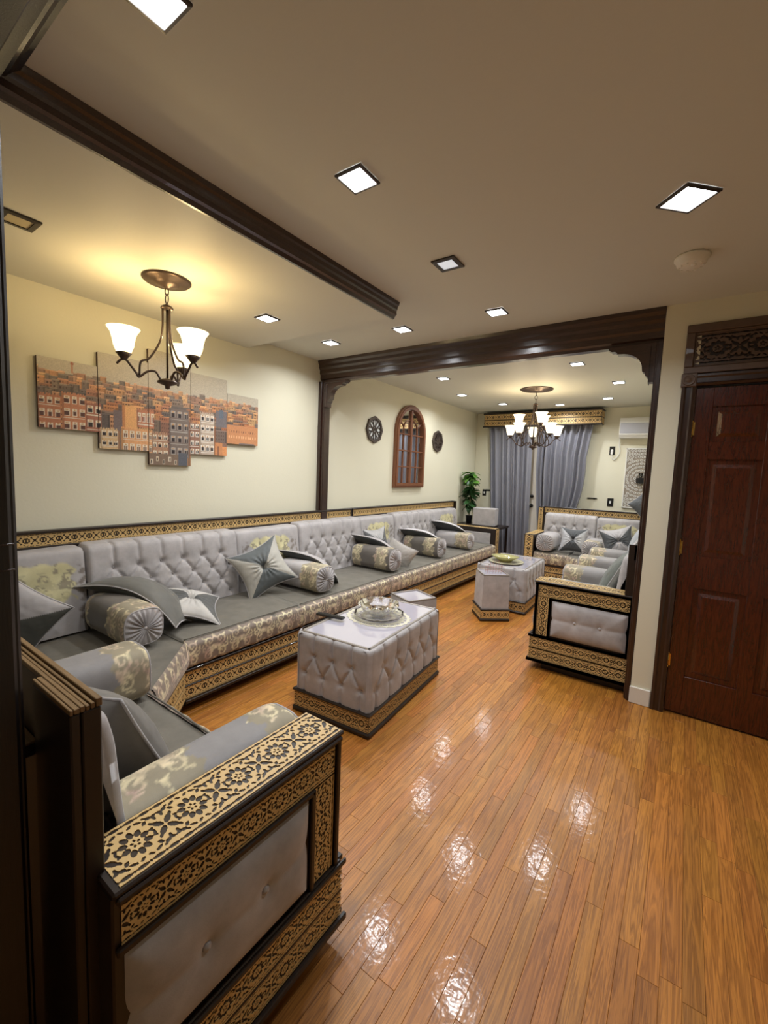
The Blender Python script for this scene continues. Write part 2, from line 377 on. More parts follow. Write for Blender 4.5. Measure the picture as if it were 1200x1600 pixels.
# ------------------------------------------------------------------ damask pattern (woven scrollwork)
def _damask(n=300):
    img = np.zeros((n, n)); tone = np.zeros((n, n)); yy, xx = np.mgrid[0:n, 0:n]/n
    def stroke(pts, w):
        nonlocal img
        for (x, y), r in zip(pts, w):
            for sx in (x, 1-x):
                for ox in (-1, 0, 1):
                    for oy in (-1, 0, 1):
                        cx, cy = sx+ox, y+oy
                        if -.1 < cx < 1.1 and -.1 < cy < 1.1:
                            i0, i1 = max(0, int((cy-r)*n)), min(n, int((cy+r)*n)+2); j0, j1 = max(0, int((cx-r)*n)), min(n, int((cx+r)*n)+2)
                            if i1 > i0 and j1 > j0:
                                d = np.hypot(xx[i0:i1, j0:j1]-cx, yy[i0:i1, j0:j1]-cy)/r
                                img[i0:i1, j0:j1] = np.maximum(img[i0:i1, j0:j1], np.clip(1.15-d*d, 0, 1))
    def spiral(cx, cy, r0, a0, turns, s=1, w=.03):
        t = np.linspace(0, 1, 46); a = a0+s*t*turns*2*PI; r = r0*(1-.82*t)
        stroke(list(zip(cx+r*np.cos(a), cy+r*np.sin(a))), w*(1-.35*t))
    def leaf(cx, cy, L, a, w=.035):
        t = np.linspace(0, 1, 18); bend = .5*t*t
        stroke(list(zip(cx+L*t*np.cos(a+bend), cy+L*t*np.sin(a+bend))), w*np.sin(PI*(.12+.85*t)))
    spiral(.30, .28, .17, PI*.5, 1.25, 1, .034); spiral(.27, .72, .16, -PI*.4, 1.2, -1, .034); spiral(.12, .5, .10, 0, 1.1, 1, .026)
    for a in np.linspace(-.2, 2.4, 5): leaf(.36, .45, .17, a, .03)
    for a in np.linspace(2.2, 4.4, 5): leaf(.40, .62, .15, a, .026)
    leaf(.5, .02, .22, PI/2, .05); leaf(.5, .42, .2, PI/2, .045); leaf(.5, .98, .18, -PI/2, .04); leaf(.08, .1, .18, .6, .034); leaf(.1, .92, .18, -.6, .034); leaf(.05, .32, .12, 1.3, .026)
    return img
DAM = _damask()
def damask(u, v, soft=.35):
    n = DAM.shape[0]; i = (np.floor(v*n).astype(int)) % n; j = (np.floor(u*n).astype(int)) % n
    return np.clip((DAM[i, j]-.12)/soft, 0, 1)
def vnoise(x, y, s, seed=0):
    r = np.random.RandomState(seed+11); g = r.rand(64, 64); x = x*s; y = y*s
    i, j = np.floor(x).astype(int), np.floor(y).astype(int); fx, fy = x-i, y-j; fx = fx*fx*(3-2*fx); fy = fy*fy*(3-2*fy)
    G = lambda a, b: g[a % 64, b % 64]
    return (G(i, j)*(1-fx)+G(i+1, j)*fx)*(1-fy)+(G(i, j+1)*(1-fx)+G(i+1, j+1)*fx)*fy
def mixc(a, b, t): t = np.asarray(t)[..., None]; return np.array(a)*(1-t)+np.array(b)*t
def brocade(u, v, ground, seed=0, gold=C_GOLD, pink=C_PINK):
    m = damask(u, v); n = vnoise(u, v, 5, seed); n2 = vnoise(u, v, 14, seed+3)
    g = mixc(gold, pink, np.clip(n*1.6-.5, 0, 1)); g = g*(.72+.55*n2[..., None])
    core = np.clip(DAM[(np.floor(v*300).astype(int)) % 300, (np.floor(u*300).astype(int)) % 300]-.55, 0, .5)*.8
    c = mixc(ground, (0, 0, 0), 0*n); c = c*(1-m[..., None])+g*m[..., None]
    return np.clip(c*(1+core[..., None]*.7), 0, 1)

# ------------------------------------------------------------------ tufting height field
def seg_d(x, y, a, b):
    ax, ay = a; bx_, by = b; dx, dy = bx_-ax, by-ay; L = dx*dx+dy*dy+1e-12
    t = np.clip(((x-ax)*dx+(y-ay)*dy)/L, 0, 1); return np.hypot(x-ax-t*dx, y-ay-t*dy)
def tuft(X, Y, buttons, segs, pd=.035, fd=.018, ps=.028, fs=.010):
    H_ = np.zeros_like(X)
    for a, b in segs: H_ = np.minimum(H_, -fd*np.exp(-seg_d(X, Y, a, b)/fs))
    for b in buttons:
        r = np.hypot(X-b[0], Y-b[1]); H_ = np.minimum(H_, -pd*np.exp(-r/ps))
    return H_
def diamond(x0, x1, ytop, rows, sp, rs, pleat_top, pleat_bot=None):
    """staggered buttons; returns buttons, segments"""
    n = int(round((x1-x0)/sp)); sp = (x1-x0)/n; B = []; S = []; R = []
    for r in range(rows):
        y = ytop-r*rs; row = [x0+sp*k for k in range(1, n)] if r % 2 == 0 else [x0+sp*(k+.5) for k in range(0, n)]
        R.append([(x, y) for x in row]); B += R[-1]
    for p in R[0]: S.append((p, (p[0], pleat_top)))
    for r in range(rows-1):
        for p in R[r]:
            for q in R[r+1]:
                if abs(p[0]-q[0]) < sp*.7: S.append((p, q))
    if pleat_bot is not None:
        for p in R[-1]: S.append((p, (p[0], pleat_bot)))
    return B, S
def resample(P, step):
    P = np.array(P, float); d = np.r_[0, np.cumsum(np.linalg.norm(np.diff(P, axis=0), axis=1))]
    n = max(2, int(d[-1]/step)+1); t = np.linspace(0, d[-1], n)
    return np.stack([np.interp(t, d, P[:, i]) for i in range(P.shape[1])], 1), t
def roundpoly(P, r, n=5):
    P = [Vector(p) for p in P]; out = [P[0]]
    for i in range(1, len(P)-1):
        a, b, c = P[i-1], P[i], P[i+1]; d1 = (a-b); d2 = (c-b); rr = min(r, d1.length*.49, d2.length*.49)
        p0 = b+d1.normalized()*rr; p2 = b+d2.normalized()*rr
        for k in range(n+1):
            t = k/n; out.append(p0*(1-t)**2+b*2*t*(1-t)+p2*t*t)
    out.append(P[-1]); return [tuple(p) for p in out]
def sweep(name, x0, x1, prof, mat, parent, step=.012, colf=None, dispf=None, endr=.02, pstep=None, endcap=True):
    """prof: (y,z) polyline swept along local x, ends rounded in; dispf(x, t)->normal displacement, colf(x,t)->rgb"""
    P, t = resample(prof, pstep or step); nx = max(3, int((x1-x0)/step)+1); xs = np.linspace(x0, x1, nx)
    tn = np.gradient(P, axis=0); tn /= np.linalg.norm(tn, axis=1, keepdims=True)+1e-9; nrm = np.stack([tn[:, 1], -tn[:, 0]], 1)
    X, T = np.meshgrid(xs, t, indexing='ij'); D = dispf(X, T) if dispf else np.zeros_like(X)
    e = np.minimum(X-x0, x1-X); D = D-endr*(1-np.sqrt(np.clip(1-(1-np.clip(e/max(endr, 1e-4), 0, 1))**2, 0, 1)))*.8
    Y = P[:, 0][None]+nrm[:, 0][None]*D; Z = P[:, 1][None]+nrm[:, 1][None]*D
    G = np.stack([X, Y, Z], -1); C = colf(X, T) if colf else None
    if endcap:
        cen0 = G[:1].mean(1, keepdims=True)*np.ones_like(G[:1]); cen1 = G[-1:].mean(1, keepdims=True)*np.ones_like(G[-1:])
        G = np.concatenate([cen0, G, cen1], 0)
        if C is not None: C = np.concatenate([C[:1], C, C[-1:]], 0)
    return grid(name, G, mat, parent, C)

# ------------------------------------------------------------------ sofa
def seat_cushion(par, x0, x1, D, lod, seed):
    top = roundpoly([(.06, .30), (.06, .455), (D*.55, .462), (D-.035, .452), (D+.0, .435)], .03)
    def dsp(X, T): return .006*vnoise(X, T, 5, seed)+.004*vnoise(X, T, 14, seed)
    sweep('seat_cushion', x0+.002, x1-.002, top, M['vseat'], par, .03, None, dsp, .012)
    fr = roundpoly([(D-.02, .449), (D+.022, .43), (D+.03, .36), (D+.02, .285), (D-.03, .272)], .025)
    def cf(X, T): return brocade(X*5.2+seed*.3, T*5.0, srgb(132, 118, 106), seed)
    def df(X, T): return .004*np.abs(np.sin(X*26+seed))*1+.003*vnoise(X, T, 20, seed)
    o = sweep('seat_border', x0+.002, x1-.002, fr, M['vcol'], par, .007, cf, df, .014); o['label'] = 'scroll patterned brocade front edge'
    MB().tube([(x, D-.022+.003*math.sin(x*9), .456) for x in np.arange(x0+.01, x1-.005, .04)], .0045, 6).build('piping', M['vseat'], o)
def back_profile(tk=.15): return roundpoly([(.045+tk+.02, .455), (.045+tk+.012, .62), (.045+tk-.02, .90), (.045+tk-.035, .958), (.05, .962)], .045, 6)
def back_cushion(par, x0, x1, kind, seed, tk=.15):
    pr_ = back_profile(tk); P, t = resample(pr_, .02); L = t[-1]
    topT = float(np.interp(.93, *(lambda z, q: (z, q))(P[:len(P)//2+8, 1], t[:len(P)//2+8]))) if False else .475
    w = x1-x0
    if kind == 'tuft':
        B, S = diamond(x0, x1, topT-.115, 4, .155, .105, topT+.09)
        def dsp(X, T):
            return .016+tuft(X, T, B, S, .052, .021, .019, .009)+.004*vnoise(X, T, 9, seed)
        o = sweep('back_cushion', x0+.002, x1-.002, pr_, M['vlight'], par, .0085, None, dsp, .03)
        o['label'] = 'diamond tufted light grey back cushion'
        mb = MB()
        for b in B:
            y = float(np.interp(b[1], t, P[:, 0])); z = float(np.interp(b[1], t, P[:, 1])); mb.lathe([(0, .006), (.007, .004), (.009, 0), (.0, -.002)], (b[0], y-.018, z), 8, 1)
        mb.build('button', M['vlight'], o); o.children[0]['kind'] = 'stuff'
    else:
        cx = (x0+x1)/2
        def cf(X, T):
            u = (X-cx)/.35; v = (T-.02)/.46; au_ = np.abs(u); q = lambda z: np.clip(z, 0, 1)
            top = .90-.10*au_**2+.035*np.abs(np.sin(u*11)); bot = .12+.30*np.exp(-((au_-.52)/.16)**2)+.05*np.abs(np.sin(u*13))
            m = q((.60+.05*np.sin(v*34)-au_)/.03)*q((top-v)/.03)*q((v-bot)/.03)
            d1 = damask(au_*.62+.18, v*.9+.1, .3); d2 = damask(au_*1.5, v*2.0+.3, .4)
            gold = mixc(srgb(222, 214, 170), srgb(190, 182, 140), vnoise(X, T, 18, seed)); scr = mixc(srgb(134, 124, 114), srgb(104, 94, 84), vnoise(X, T, 30, seed))
            inner = mixc(gold, (0, 0, 0), 0*X); k = (q(d2*1.2-.35)*(.35+.65*(d1 < .2)))[..., None]; inner = inner*(1-k*.85)+scr*k*.85
            lf = .045+.035*np.sin(v*52+2*np.sin(u*9)); pend = q((lf-np.abs(au_-.72-.02*np.sin(v*20)))/.02)*q((v-.06)/.03)*q((.86-v)/.03)
            lf2 = q((.5-np.hypot((au_-.86-.02*np.sin(v*15))/.055, (np.mod(v*9+.3, 1)-.5)))/.15)*q((v-.10)/.03)*q((.80-v)/.03)
            pm_ = np.maximum(pend*.85, lf2*.9)[..., None]
            c = np.ones_like(X)[..., None]*np.array(C_LIGHT); c = c*(1-pm_)+scr*pm_
            return c*(1-m[..., None])+inner*m[..., None]
        def dsp(X, T): return .008*vnoise(X, T, 5, seed)
        o = sweep('back_cushion', x0+.002, x1-.002, pr_, M['vcol'], par, .0085, cf, dsp, .03)
        o['label'] = 'light grey back cushion with cream and gold baroque embroidery'
def tufted_panel(par, O, U, V, w, h, cols, name='inset_panel', depth=.03):
    """padded rectangular inset; O lower corner, U,V axes, normal UxV"""
    O, U, V = map(lambda a: np.array(a, float), (O, U, V)); N_ = np.cross(U, V); n1, n2 = int(w/.01)+2, int(h/.01)+2
    X, Y = np.meshgrid(np.linspace(0, w, n1), np.linspace(0, h, n2), indexing='ij')
    B = [(w*(k+1)/(cols+1), h*.52) for k in range(cols)]
    S = [(B[i], B[i+1]) for i in range(cols-1)]+[(B[0], (0, h*.5)), (B[-1], (w, h*.55))]
    e = np.minimum(np.minimum(X, w-X), np.minimum(Y, h-Y)); D = depth*(1-np.exp(-e/.03))+tuft(X, Y, B, S, .022, .009, .03, .022)
    o = grid(name, O+X[..., None]*U+Y[..., None]*V+D[..., None]*N_, M['vlight'], par)
    mb = MB()
    for b in B:
        c = O+b[0]*U+b[1]*V+N_*(depth-.016); ax = int(np.argmax(np.abs(N_))); s = 1 if N_[ax] > 0 else -1
        mb.lathe([(0, .008*s), (.008, .006*s), (.012, 0), (0, -.004*s)], tuple(c), 10, ax)
    mb.build('button', M['vlight'], o)
def arm(par, x0, x1, D, side, lod, end_fret=True):
    """arm across x0..x1 running from back to front; side = +1/-1 the outer face direction"""
    xo = x1 if side > 0 else x0; a = MB().box((x0, .03, .27), (x1, D-.02, .695), .004); 
    ar = a.build('arm', M['frame'], par)
    m = MB(); L = D-.02-.03
    m.box((x0-.008, .03, .695), (x1+.008, D-.008, .708), .004).build('arm_cap', M['frame'], ar)
    f = Fret(); f.strip(((x0+x1)/2, .045, .708), (0, 1, 0), (-1, 0, 0), L-.01, x1-x0, lod, .86)
    f.build('fretwork', ar)
    ins = side*.0005; y0, y1 = .045, D-.045
    def P(u, z): return (xo+ins, u, z)
    # outer face: top band, front upright band, padded inset framed by a raised bead
    U = (0, side, 0); 
    st = (lambda ya, yb: ya if side > 0 else yb)
    f = Fret()
    f.strip((xo+ins, st(y0, y1), .635), U, (0, 0, 1), y1-y0, .088, lod)
    Vv = (0, side*-1, 0)
    f.strip((xo+ins, y1-.044, .285), (0, 0, 1), Vv, .30, .088, lod, 1.05)
    f.build('fretwork', ar)
    yf = y1-.088-.012
    fr = MB()
    for lo, hi in (((0, .035, .575), (0, yf+.012, .591)), ((0, yf, .272), (0, yf+.016, .59)), ((0, .035, .268), (0, D-.03, .282))):
        fr.box((xo, lo[1], lo[2]), (xo+side*.012, hi[1], hi[2]), .003)
    fr.box((xo, .035, .682), (xo+side*.014, D-.02, .697), .004).box((xo, D-.04, .27), (xo+side*.012, D-.024, .69), .003)
    fr.build('moulding', M['frame'], ar)
    ya, yb = .05, yf-.006
    tufted_panel(ar, (xo+side*.001, st(ya, yb), .292), U, (0, 0, 1), yb-ya, .275, 2)
    if end_fret:
        f = Fret(); f.strip(((x0+x1)/2, D-.0185, .29), (0, 0, 1), (1, 0, 0), .39, (x1-x0)*.72, lod, 1.1); f.build('fretwork', ar)
    return ar
def base_band(par, x0, x1, yf, lod, face='front', name='base'):
    """two stacked fretwork rows between dark mouldings above a recessed plinth"""
    m = MB(); m.box((x0+.05, .04, .0), (x1-.05, yf-.09, .07)).box((x0, .02, .07), (x1, yf-.008, .275), .003)
    b = m.build(name, M['frame'], par)
    mm = MB()
    for z, r, d in ((.27, .008, .012), (.1725, .004, .002), (.078, .010, .016)):
        mm.box((x0-.001, yf-.01, z-r), (x1+.001, yf+d, z+r), .003)
    mm.build('moulding', M['frame'], b)
    f = Fret()
    for z in (.129, .2185): f.strip((x0, yf-.0075, z), (1, 0, 0), (0, 0, 1), x1-x0, .080, lod, 1.1)
    # strip normal must point to +y: U x V = x cross z = -y, so mirror
    for k in range(len(f.V)): f.V[k][:, 1] = 2*(yf-.0075)-f.V[k][:, 1]
    f.build('fretwork', b); return b
def side_base(par, xo, side, D, lod):
    f = Fret(); U = (0, side, 0); y0, y1 = .03, D-.0; st = y0 if side > 0 else y1
    m = MB().box((xo-side*.03, .0+.03, .07), (xo+side*.008, D-.004, .275), .003)
    b = m.build('side_base', M['frame'], par)
    for z in (.129, .2185): f.strip((xo+side*.0085, st, z), U, (0, 0, 1), y1-y0-.004, .080, lod, 1.1)
    f.build('fretwork', b)
    mm = MB()
    for z, r, d in ((.27, .008, .014), (.1725, .004, .005), (.078, .010, .018)):
        mm.box((xo+side*.01, .03, z-r), (xo+side*(.006+d), D-.006+d, z+r), .003)
    mm.build('moulding', M['frame'], b)
def rail(par, x0, x1, lod, ends=(0, 0)):
    m = MB().box((x0, 0, .0), (x1, .035, 1.058), .003).box((x0, -.0, 1.052), (x1, .052, 1.070), .004).box((x0, .03, .962), (x1, .050, .976), .003)
    r = m.build('back_frame', M['frame'], par); f = Fret()
    xa, xb = x0+(.015), x1-(.015)
    f.strip((xb, .0355, 1.014), (-1, 0, 0), (0, 0, 1), xb-xa, .074, lod, 1.1); f.build('fretwork', r)
    for xx in (x0, x1-.014): MB().box((xx, .03, .96), (xx+.014, .05, 1.06), .002).build('moulding', M['frame'], r)
    for e, xx in zip(ends, (x0, x1)):
        if e: MB().box((xx-.014 if xx == x1 else xx, .0, .27), (xx if xx == x1 else xx+.014, .085, 1.068), .003).build('end_moulding', M['frame'], r)
    return r

# ================================================================== ROOM SHELL
FX0, FX1, FY0, FY1 = XW, 1.5, -1.6, 7.45
fl = struct(bx('floor', (FX0-.1, FY0-.1, -.1), (FX1+.1, FY1+.1, -.0075), M['sub']))
PW = .0572
def plank_mesh(L, w=PW):
    g = .0003; b = .0008; lo = (-w/2+g, g, -.008); hi = (w/2-g, L-g, 0)
    x0, y0, z0 = lo; x1, y1, z1 = hi
    v = [(x0,y0,z0),(x1,y0,z0),(x1,y1,z0),(x0,y1,z0),(x0,y0,z1-b),(x1,y0,z1-b),(x1,y1,z1-b),(x0,y1,z1-b),(x0+b,y0+b,z1),(x1-b,y0+b,z1),(x1-b,y1-b,z1),(x0+b,y1-b,z1)]
    f = [(0,1,5,4),(1,2,6,5),(2,3,7,6),(3,0,4,7),(4,5,9,8),(5,6,10,9),(6,7,11,10),(7,4,8,11),(8,9,10,11)]
    return v, f
def plank_data(L):
    v, f = plank_mesh(L); me = bpy.data.meshes.new('plank'); me.from_pydata(v, [], f); me.materials.append(M['floor']); return me
LENS = [.32, .45, .6, .78, .95, 1.15]; PM = {L: plank_data(L) for L in LENS}
allp = []; nrow = int((FX1-FX0)/PW)
rr = random.Random(5)
for i in range(nrow):
    x = FX0+PW*(i+.5); y = FY0-rr.random()*.9
    while y < FY1:
        L = rr.choice(LENS); allp.append((x, y, L)); y += L
cam_v = Vector((math.sin(CAM_YAW), math.cos(CAM_YAW)))
def pscore(p):
    x, y, L = p; yc = y+L/2; d = Vector((x, yc)); dep = d.dot(cam_v); lat = abs(d.x*cam_v.y-d.y*cam_v.x)
    if dep < .5 or lat > dep*.95+.35: return 1e9
    if x < -2.38 or yc < .62: return 1e9
    if x < -.8 and yc < 1.0 : return 1e9
    if yc > 3.3 and x > -.9: return 1e9
    return math.hypot(dep, 1.5)
allp.sort(key=pscore)
for x, y, L in allp[:298]: link('plank', PM[L], fl, (x, y, 0))
rest = MB()
for x, y, L in allp[298:]:
    if y+L < -1.6: continue
    v, f = plank_mesh(L); rest.add([(a+x, b+y, c) for a, b, c in v], f)
o = rest.build('plank_field', M['floor'], fl); o['kind'] = 'stuff'

# ceiling: main slab, lowered soffit
struct(bx('ceiling', (FX0-.1, FY0-.1, HC), (FX1+.1, FY1+.1, HC+.1), M['ceil']))
XS, YS = -1.69, 2.43
struct(bx('ceiling_soffit', (FX0, FY0, HS), (XS, YS, HC-.0005), M['ceil']))
struct(bx('wall_left', (XW-.1, FY0-.1, -.1), (XW, FY1+.1, HC), M['wall']))
struct(bx('wall_far', (XW, FY1, -.1), (.2, FY1+.1, HC), M['wall']))
struct(bx('wall_far_right', (-.185, 3.42, -.1), (-.06, FY1, HC), M['wall']))
YD = 3.31
wd = MB().box((-.195, YD, -.01), (-.0, 3.43, HC)).box((-.0, YD, 2.105), (.82, 3.43, 2.14)).box((.82, YD, -.01), (FX1, 3.43, HC)).box((-.0, YD, 2.445), (.82, 3.43, HC)).box((-.0, 3.40, 2.14), (.82, 3.43, 2.445))
struct(wd.build('wall_door', M['wall']))
struct(bx('wall_right', (FX1, FY0-.1, -.01), (FX1+.1, YD+.1, HC), M['wall']))
struct(bx('wall_near', (XW, FY0-.1, -.01), (FX1, FY0, HC), M['wall']))
struct(bx('baseboard_door', (-.2, YD-.016, 0), (-.078, YD, .115), M['base'], None, .004))
struct(bx('baseboard_far', (XW, FY1-.014, 0), (-.2, FY1, .11), M['base'], None, .004))

# moulded beams
def beam_profile(w, h, o=0):   # stepped crown seen in section: (depth, z)
    return [(0, 0), (w*.55, 0), (w*.62, h*.10), (w*.80, h*.16), (w*.80, h*.34), (w*.9, h*.40), (w*.9, h*.52), (w*1.0, h*.60), (w*1.0, h*.70), (w*1.12, h*.80), (w*1.2, h*1.0), (0, h)]
# cross beam between front and far room (trim_1), faces the camera (-y)
bz0, bz1 = 2.40, HC-.001
t1 = sempty('trim_1', 'dark stepped wooden beam and posts framing the far room')
prof = [(3.36-(d-.0)*1.0+.0, bz0+z) for d, z in [(-.06, 0), (.0, 0), (.006, .02), (.02, .03), (.02, .07), (.03, .085), (.03, .12), (.042, .14), (.042, .165), (.055, .185), (.062, bz1-bz0), (-.06, bz1-bz0)]]
MB().prism(prof, 0, XW+.001, -.197).build('beam', M['beam'], t1)
MB().box((XW+.001, 3.33, 0), (XW+.075, 3.42, bz0), .004).box((XW+.001, 3.315, 0), (XW+.045, 3.335, bz0), .004).build('post', M['dwood_z'], t1)
MB().box((-.235, 3.33, 0), (-.197, 3.42, bz0), .004).box((-.222, 3.312, 0), (-.197, 3.332, bz0), .003).build('post', M['dwood_z'], t1)
def corbel(x, s):
    pts = [(0, 0), (.27, 0), (.27, -.02), (.258, -.03), (.24, -.03), (.228, -.036), (.222, -.048), (.20, -.05)]+[(.20-.13*math.sin(a), -.05-.11*(1-math.cos(a))) for a in np.linspace(.15, PI/2, 9)]+[(.068, -.175), (.052, -.185), (.048, -.205), (.034, -.215), (.03, -.235), (.03, -.25), (0, -.25)]
    P = [(x+s*a, bz0+b) for a, b in pts]
    # prism on y axis: other axes order (z, x)
    c = MB().prism([(b, a) for a, b in P], 1, 3.335, 3.40).build('corbel', M['beam'], t1)
    MB().box((x, 3.325, bz0-.016), (x+s*.275, 3.41, bz0-.0005), .003).box((x, 3.328, bz0-.26), (x+s*.028, 3.408, bz0-.02), .003).build('bead', M['beam'], c)
corbel(XW+.075, 1); corbel(-.235, -1)
# soffit edge moulding (trim_2) on its +x face
t2 = MB().prism([(HS+.001, XS), (HS-.012, XS), (HS-.012, XS+.012), (HS+.006, XS+.02), (HS+.012, XS+.032), (HS+.035, XS+.03), (HS+.045, XS+.036), (HS+.062, XS+.04), (HS+.07, XS+.048), (HC-.001, XS+.054), (HC-.001, XS)], 1, .385, YS+.004).build('trim_2', M['beam'])
struct(t2, 'dark moulding along the edge of the lowered ceiling')
# near cased opening (trim_3): overhead beam and left post
t3 = sempty('trim_3', 'dark glossy casing of the near opening at the left edge')
MB().prism([(.478, HC-.001), (.470, HC-.02), (.455, HC-.03), (.44, HC-.05), (.425, HC-.055), (.42, HC-.08), (.385, HC-.11), (.375, HC-.13), (.33, HC-.14), (.32, HC-.17), (.27, HC-.18), (.05, HC-.18), (.05, HC-.001)], 0, XW+.001, FX1-.001).build('beam', M['nearwood'], t3)
MB().box((-1.125, .10, 0), (-.967, .242, HC-.18), .006).box((-1.115, .215, 0), (-.98, .252, HC-.18), .005).build('post', M['nearwood'], t3)
MB().box((-1.122, .098, 1.345), (-.9655, .2435, 1.349), .001).box((-1.122, .098, 1.30), (-.9655, .2435, 1.303), .001).build('collar', M['dwood_z'], t3)

# ================================================================== DOOR
d1 = sempty('door_1', 'dark mahogany six panel door with carved transom')
sl = MB(); DX0, DX1, yF = .002, .78, YD+.012
stile = [(DX0, .092), (.352, .432), (.692, DX1)]
railz = [(0.012, .262), (.845, 1.05), (1.655, 1.762), (1.975, 2.09)]
for a, b in stile: sl.box((a, yF, .012), (b, yF+.04, 2.09), .003)
for a, b in railz: sl.box((.09, yF+.0006, a), (.695, yF+.039, b), .002)
slab = sl.build('door_slab', M['door'], d1)
for xa, xb in ((.092, .352), (.432, .692)):
    for za, zb in ((.262, .845), (1.05, 1.655), (1.762, 1.975)):
        m = MB().box((xa-.004, yF+.014, za-.004), (xb+.004, yF+.03, zb+.004))
        # raised field with bevelled edge
        i = .03; j = .05; v = [(xa+i, yF+.014, za+i), (xb-i, yF+.014, za+i), (xb-i, yF+.014, zb-i), (xa+i, yF+.014, zb-i), (xa+j, yF+.004, za+j), (xb-j, yF+.004, za+j), (xb-j, yF+.004, zb-j), (xa+j, yF+.004, zb-j)]
        m.add(v, [(0,1,5,4),(1,2,6,5),(2,3,7,6),(3,0,4,7),(4,5,6,7)])
        m.build('raised_panel', M['door'], slab)
for z in (.357, 1.097, 1.841):
    h = MB().tube([(-.003, YD-.006, z-.045), (-.003, YD-.006, z+.045)], .006, 8)
    for k in (-.045, 0, .045): h.lathe([(0, -.006), (.0075, -.006), (.0075, .006), (0, .006)], (-.003, YD-.006, z+k), 8)
    h.box((-.002, YD-.004, z-.04), (.012, YD+.0115, z+.04)).build('hinge', M['brass'], d1)
hd = MB().lathe([(0, 0), (.028, 0), (.028, -.012), (.012, -.02), (.012, -.045), (.026, -.055), (.026, -.075), (0, -.08)], (.72, yF, .98), 20, 1).build('door_knob', M['brass'], slab)
cs = MB()
cs.prism([(YD, -.075), (YD-.022, -.075), (YD-.026, -.06), (YD-.018, -.05), (YD-.018, -.03), (YD-.026, -.02), (YD-.02, -.006), (YD, -.004)][::-1] and [(-.075, YD), (-.075, YD-.022), (-.06, YD-.026), (-.05, YD-.018), (-.03, YD-.018), (-.02, YD-.026), (-.002, YD-.02), (.001, YD+.012), (-.075, YD+.0)], 2, 0, 2.095)
cs.prism([(.784+.071-a, b) for a, b in [(0, YD), (0, YD-.022), (.015, YD-.026), (.025, YD-.018), (.045, YD-.018), (.055, YD-.026), (.069, YD-.02), (.071, YD)]], 2, 0, 2.095)
cs.prism([(YD, 2.098), (YD-.02, 2.10), (YD-.026, 2.112), (YD-.018, 2.12), (YD-.018, 2.145), (YD-.026, 2.155), (YD-.024, 2.168), (YD, 2.17)], 0, -.004, .784)
cas = cs.build('casing', M['dwood_z'], d1)
for x in (-.082, .782):
    c = MB().box((x, YD-.032, 2.095), (x+.08, YD, 2.175), .004)
    c.lathe([(.034, -.001), (.034, -.006), (.028, -.009), (.022, -.004), (.016, -.004), (.01, -.01), (0, -.011)], (x+.04, YD-.031, 2.135), 20, 1)
    c.build('corner_block', M['fret_dark'], cas)
# transom grille
tg = MB()
for lo, hi in (((-.075, 2.175), (.86, 2.215)), ((-.075, 2.42), (.86, 2.468)), ((-.075, 2.2155), (-.03, 2.4195)), ((.815, 2.2155), (.86, 2.4195))):
    tg.box((lo[0], YD-.02, lo[1]), (hi[0], YD+.03, hi[1]), .004)
for lo, hi in (((-.0295, 2.2155), (.8145, 2.226)), ((-.0295, 2.408), (.8145, 2.419)), ((-.0295, 2.2265), (-.02, 2.4075)), ((.804, 2.2265), (.8145, 2.4075))):
    tg.box((lo[0], YD-.012, lo[1]), (hi[0], YD+.01, hi[1]), .003)
g = tg.build('transom_frame', M['fret_dark'], d1)
tf = Fret(); tf.strip((-.02, YD+.012, 2.317), (1, 0, 0), (0, 0, 1), .825, .182, 1, 1.12, .014)
tf.build('carved_grille', g, M['fret_dark'])
bx('carved_backing', (-.02, YD+.012, 2.226), (.804, YD+.02, 2.408), M['frame'], g)

# ================================================================== CEILING LIGHTS
def downlight(x, y, z, lit, label, s=.078, rz=0):
    k_ = .86 if lit == 1 else .68
    t = thing('recessed_light', label, 'ceiling light', (x, y, z), rz, 'square recessed ceiling lights')
    f = MB()
    for a in range(4):
        c, s_ = math.cos(a*PI/2), math.sin(a*PI/2)
        q = [(-s, -s, -.001), (s, -s, -.001), (s, -s, -.008), (-s, -s, -.008), (-s*k_, -s*k_, -.001), (s*k_, -s*k_, -.001), (s*k_, -s*k_, -.010), (-s*k_, -s*k_, -.010)]
        f.add([(p[0]*c-p[1]*s_, p[0]*s_+p[1]*c, p[2]) for p in q], [(0, 1, 2, 3), (3, 2, 6, 7), (7, 6, 5, 4)])
    f.build('trim_ring', M['chrome'], t)
    MB().box((-s*k_, -s*k_, -.006), (s*k_, s*k_, -.002)).build('diffuser', M['lamp'] if lit == 1 else (M['lampoff'] if lit == 2 else M['offlens']), t)
    if lit == 1:
        ld = bpy.data.lights.new('led', 'AREA'); ld.shape = 'SQUARE'; ld.size = s*1.4; ld.energy = DOWN_W; ld.color = (.93, .96, 1.0); ld.spread = math.radians(150)
        lo = bpy.data.objects.new('led', ld); COL.objects.link(lo); lo.parent = t; lo.location = (0, 0, -.012)
    return t
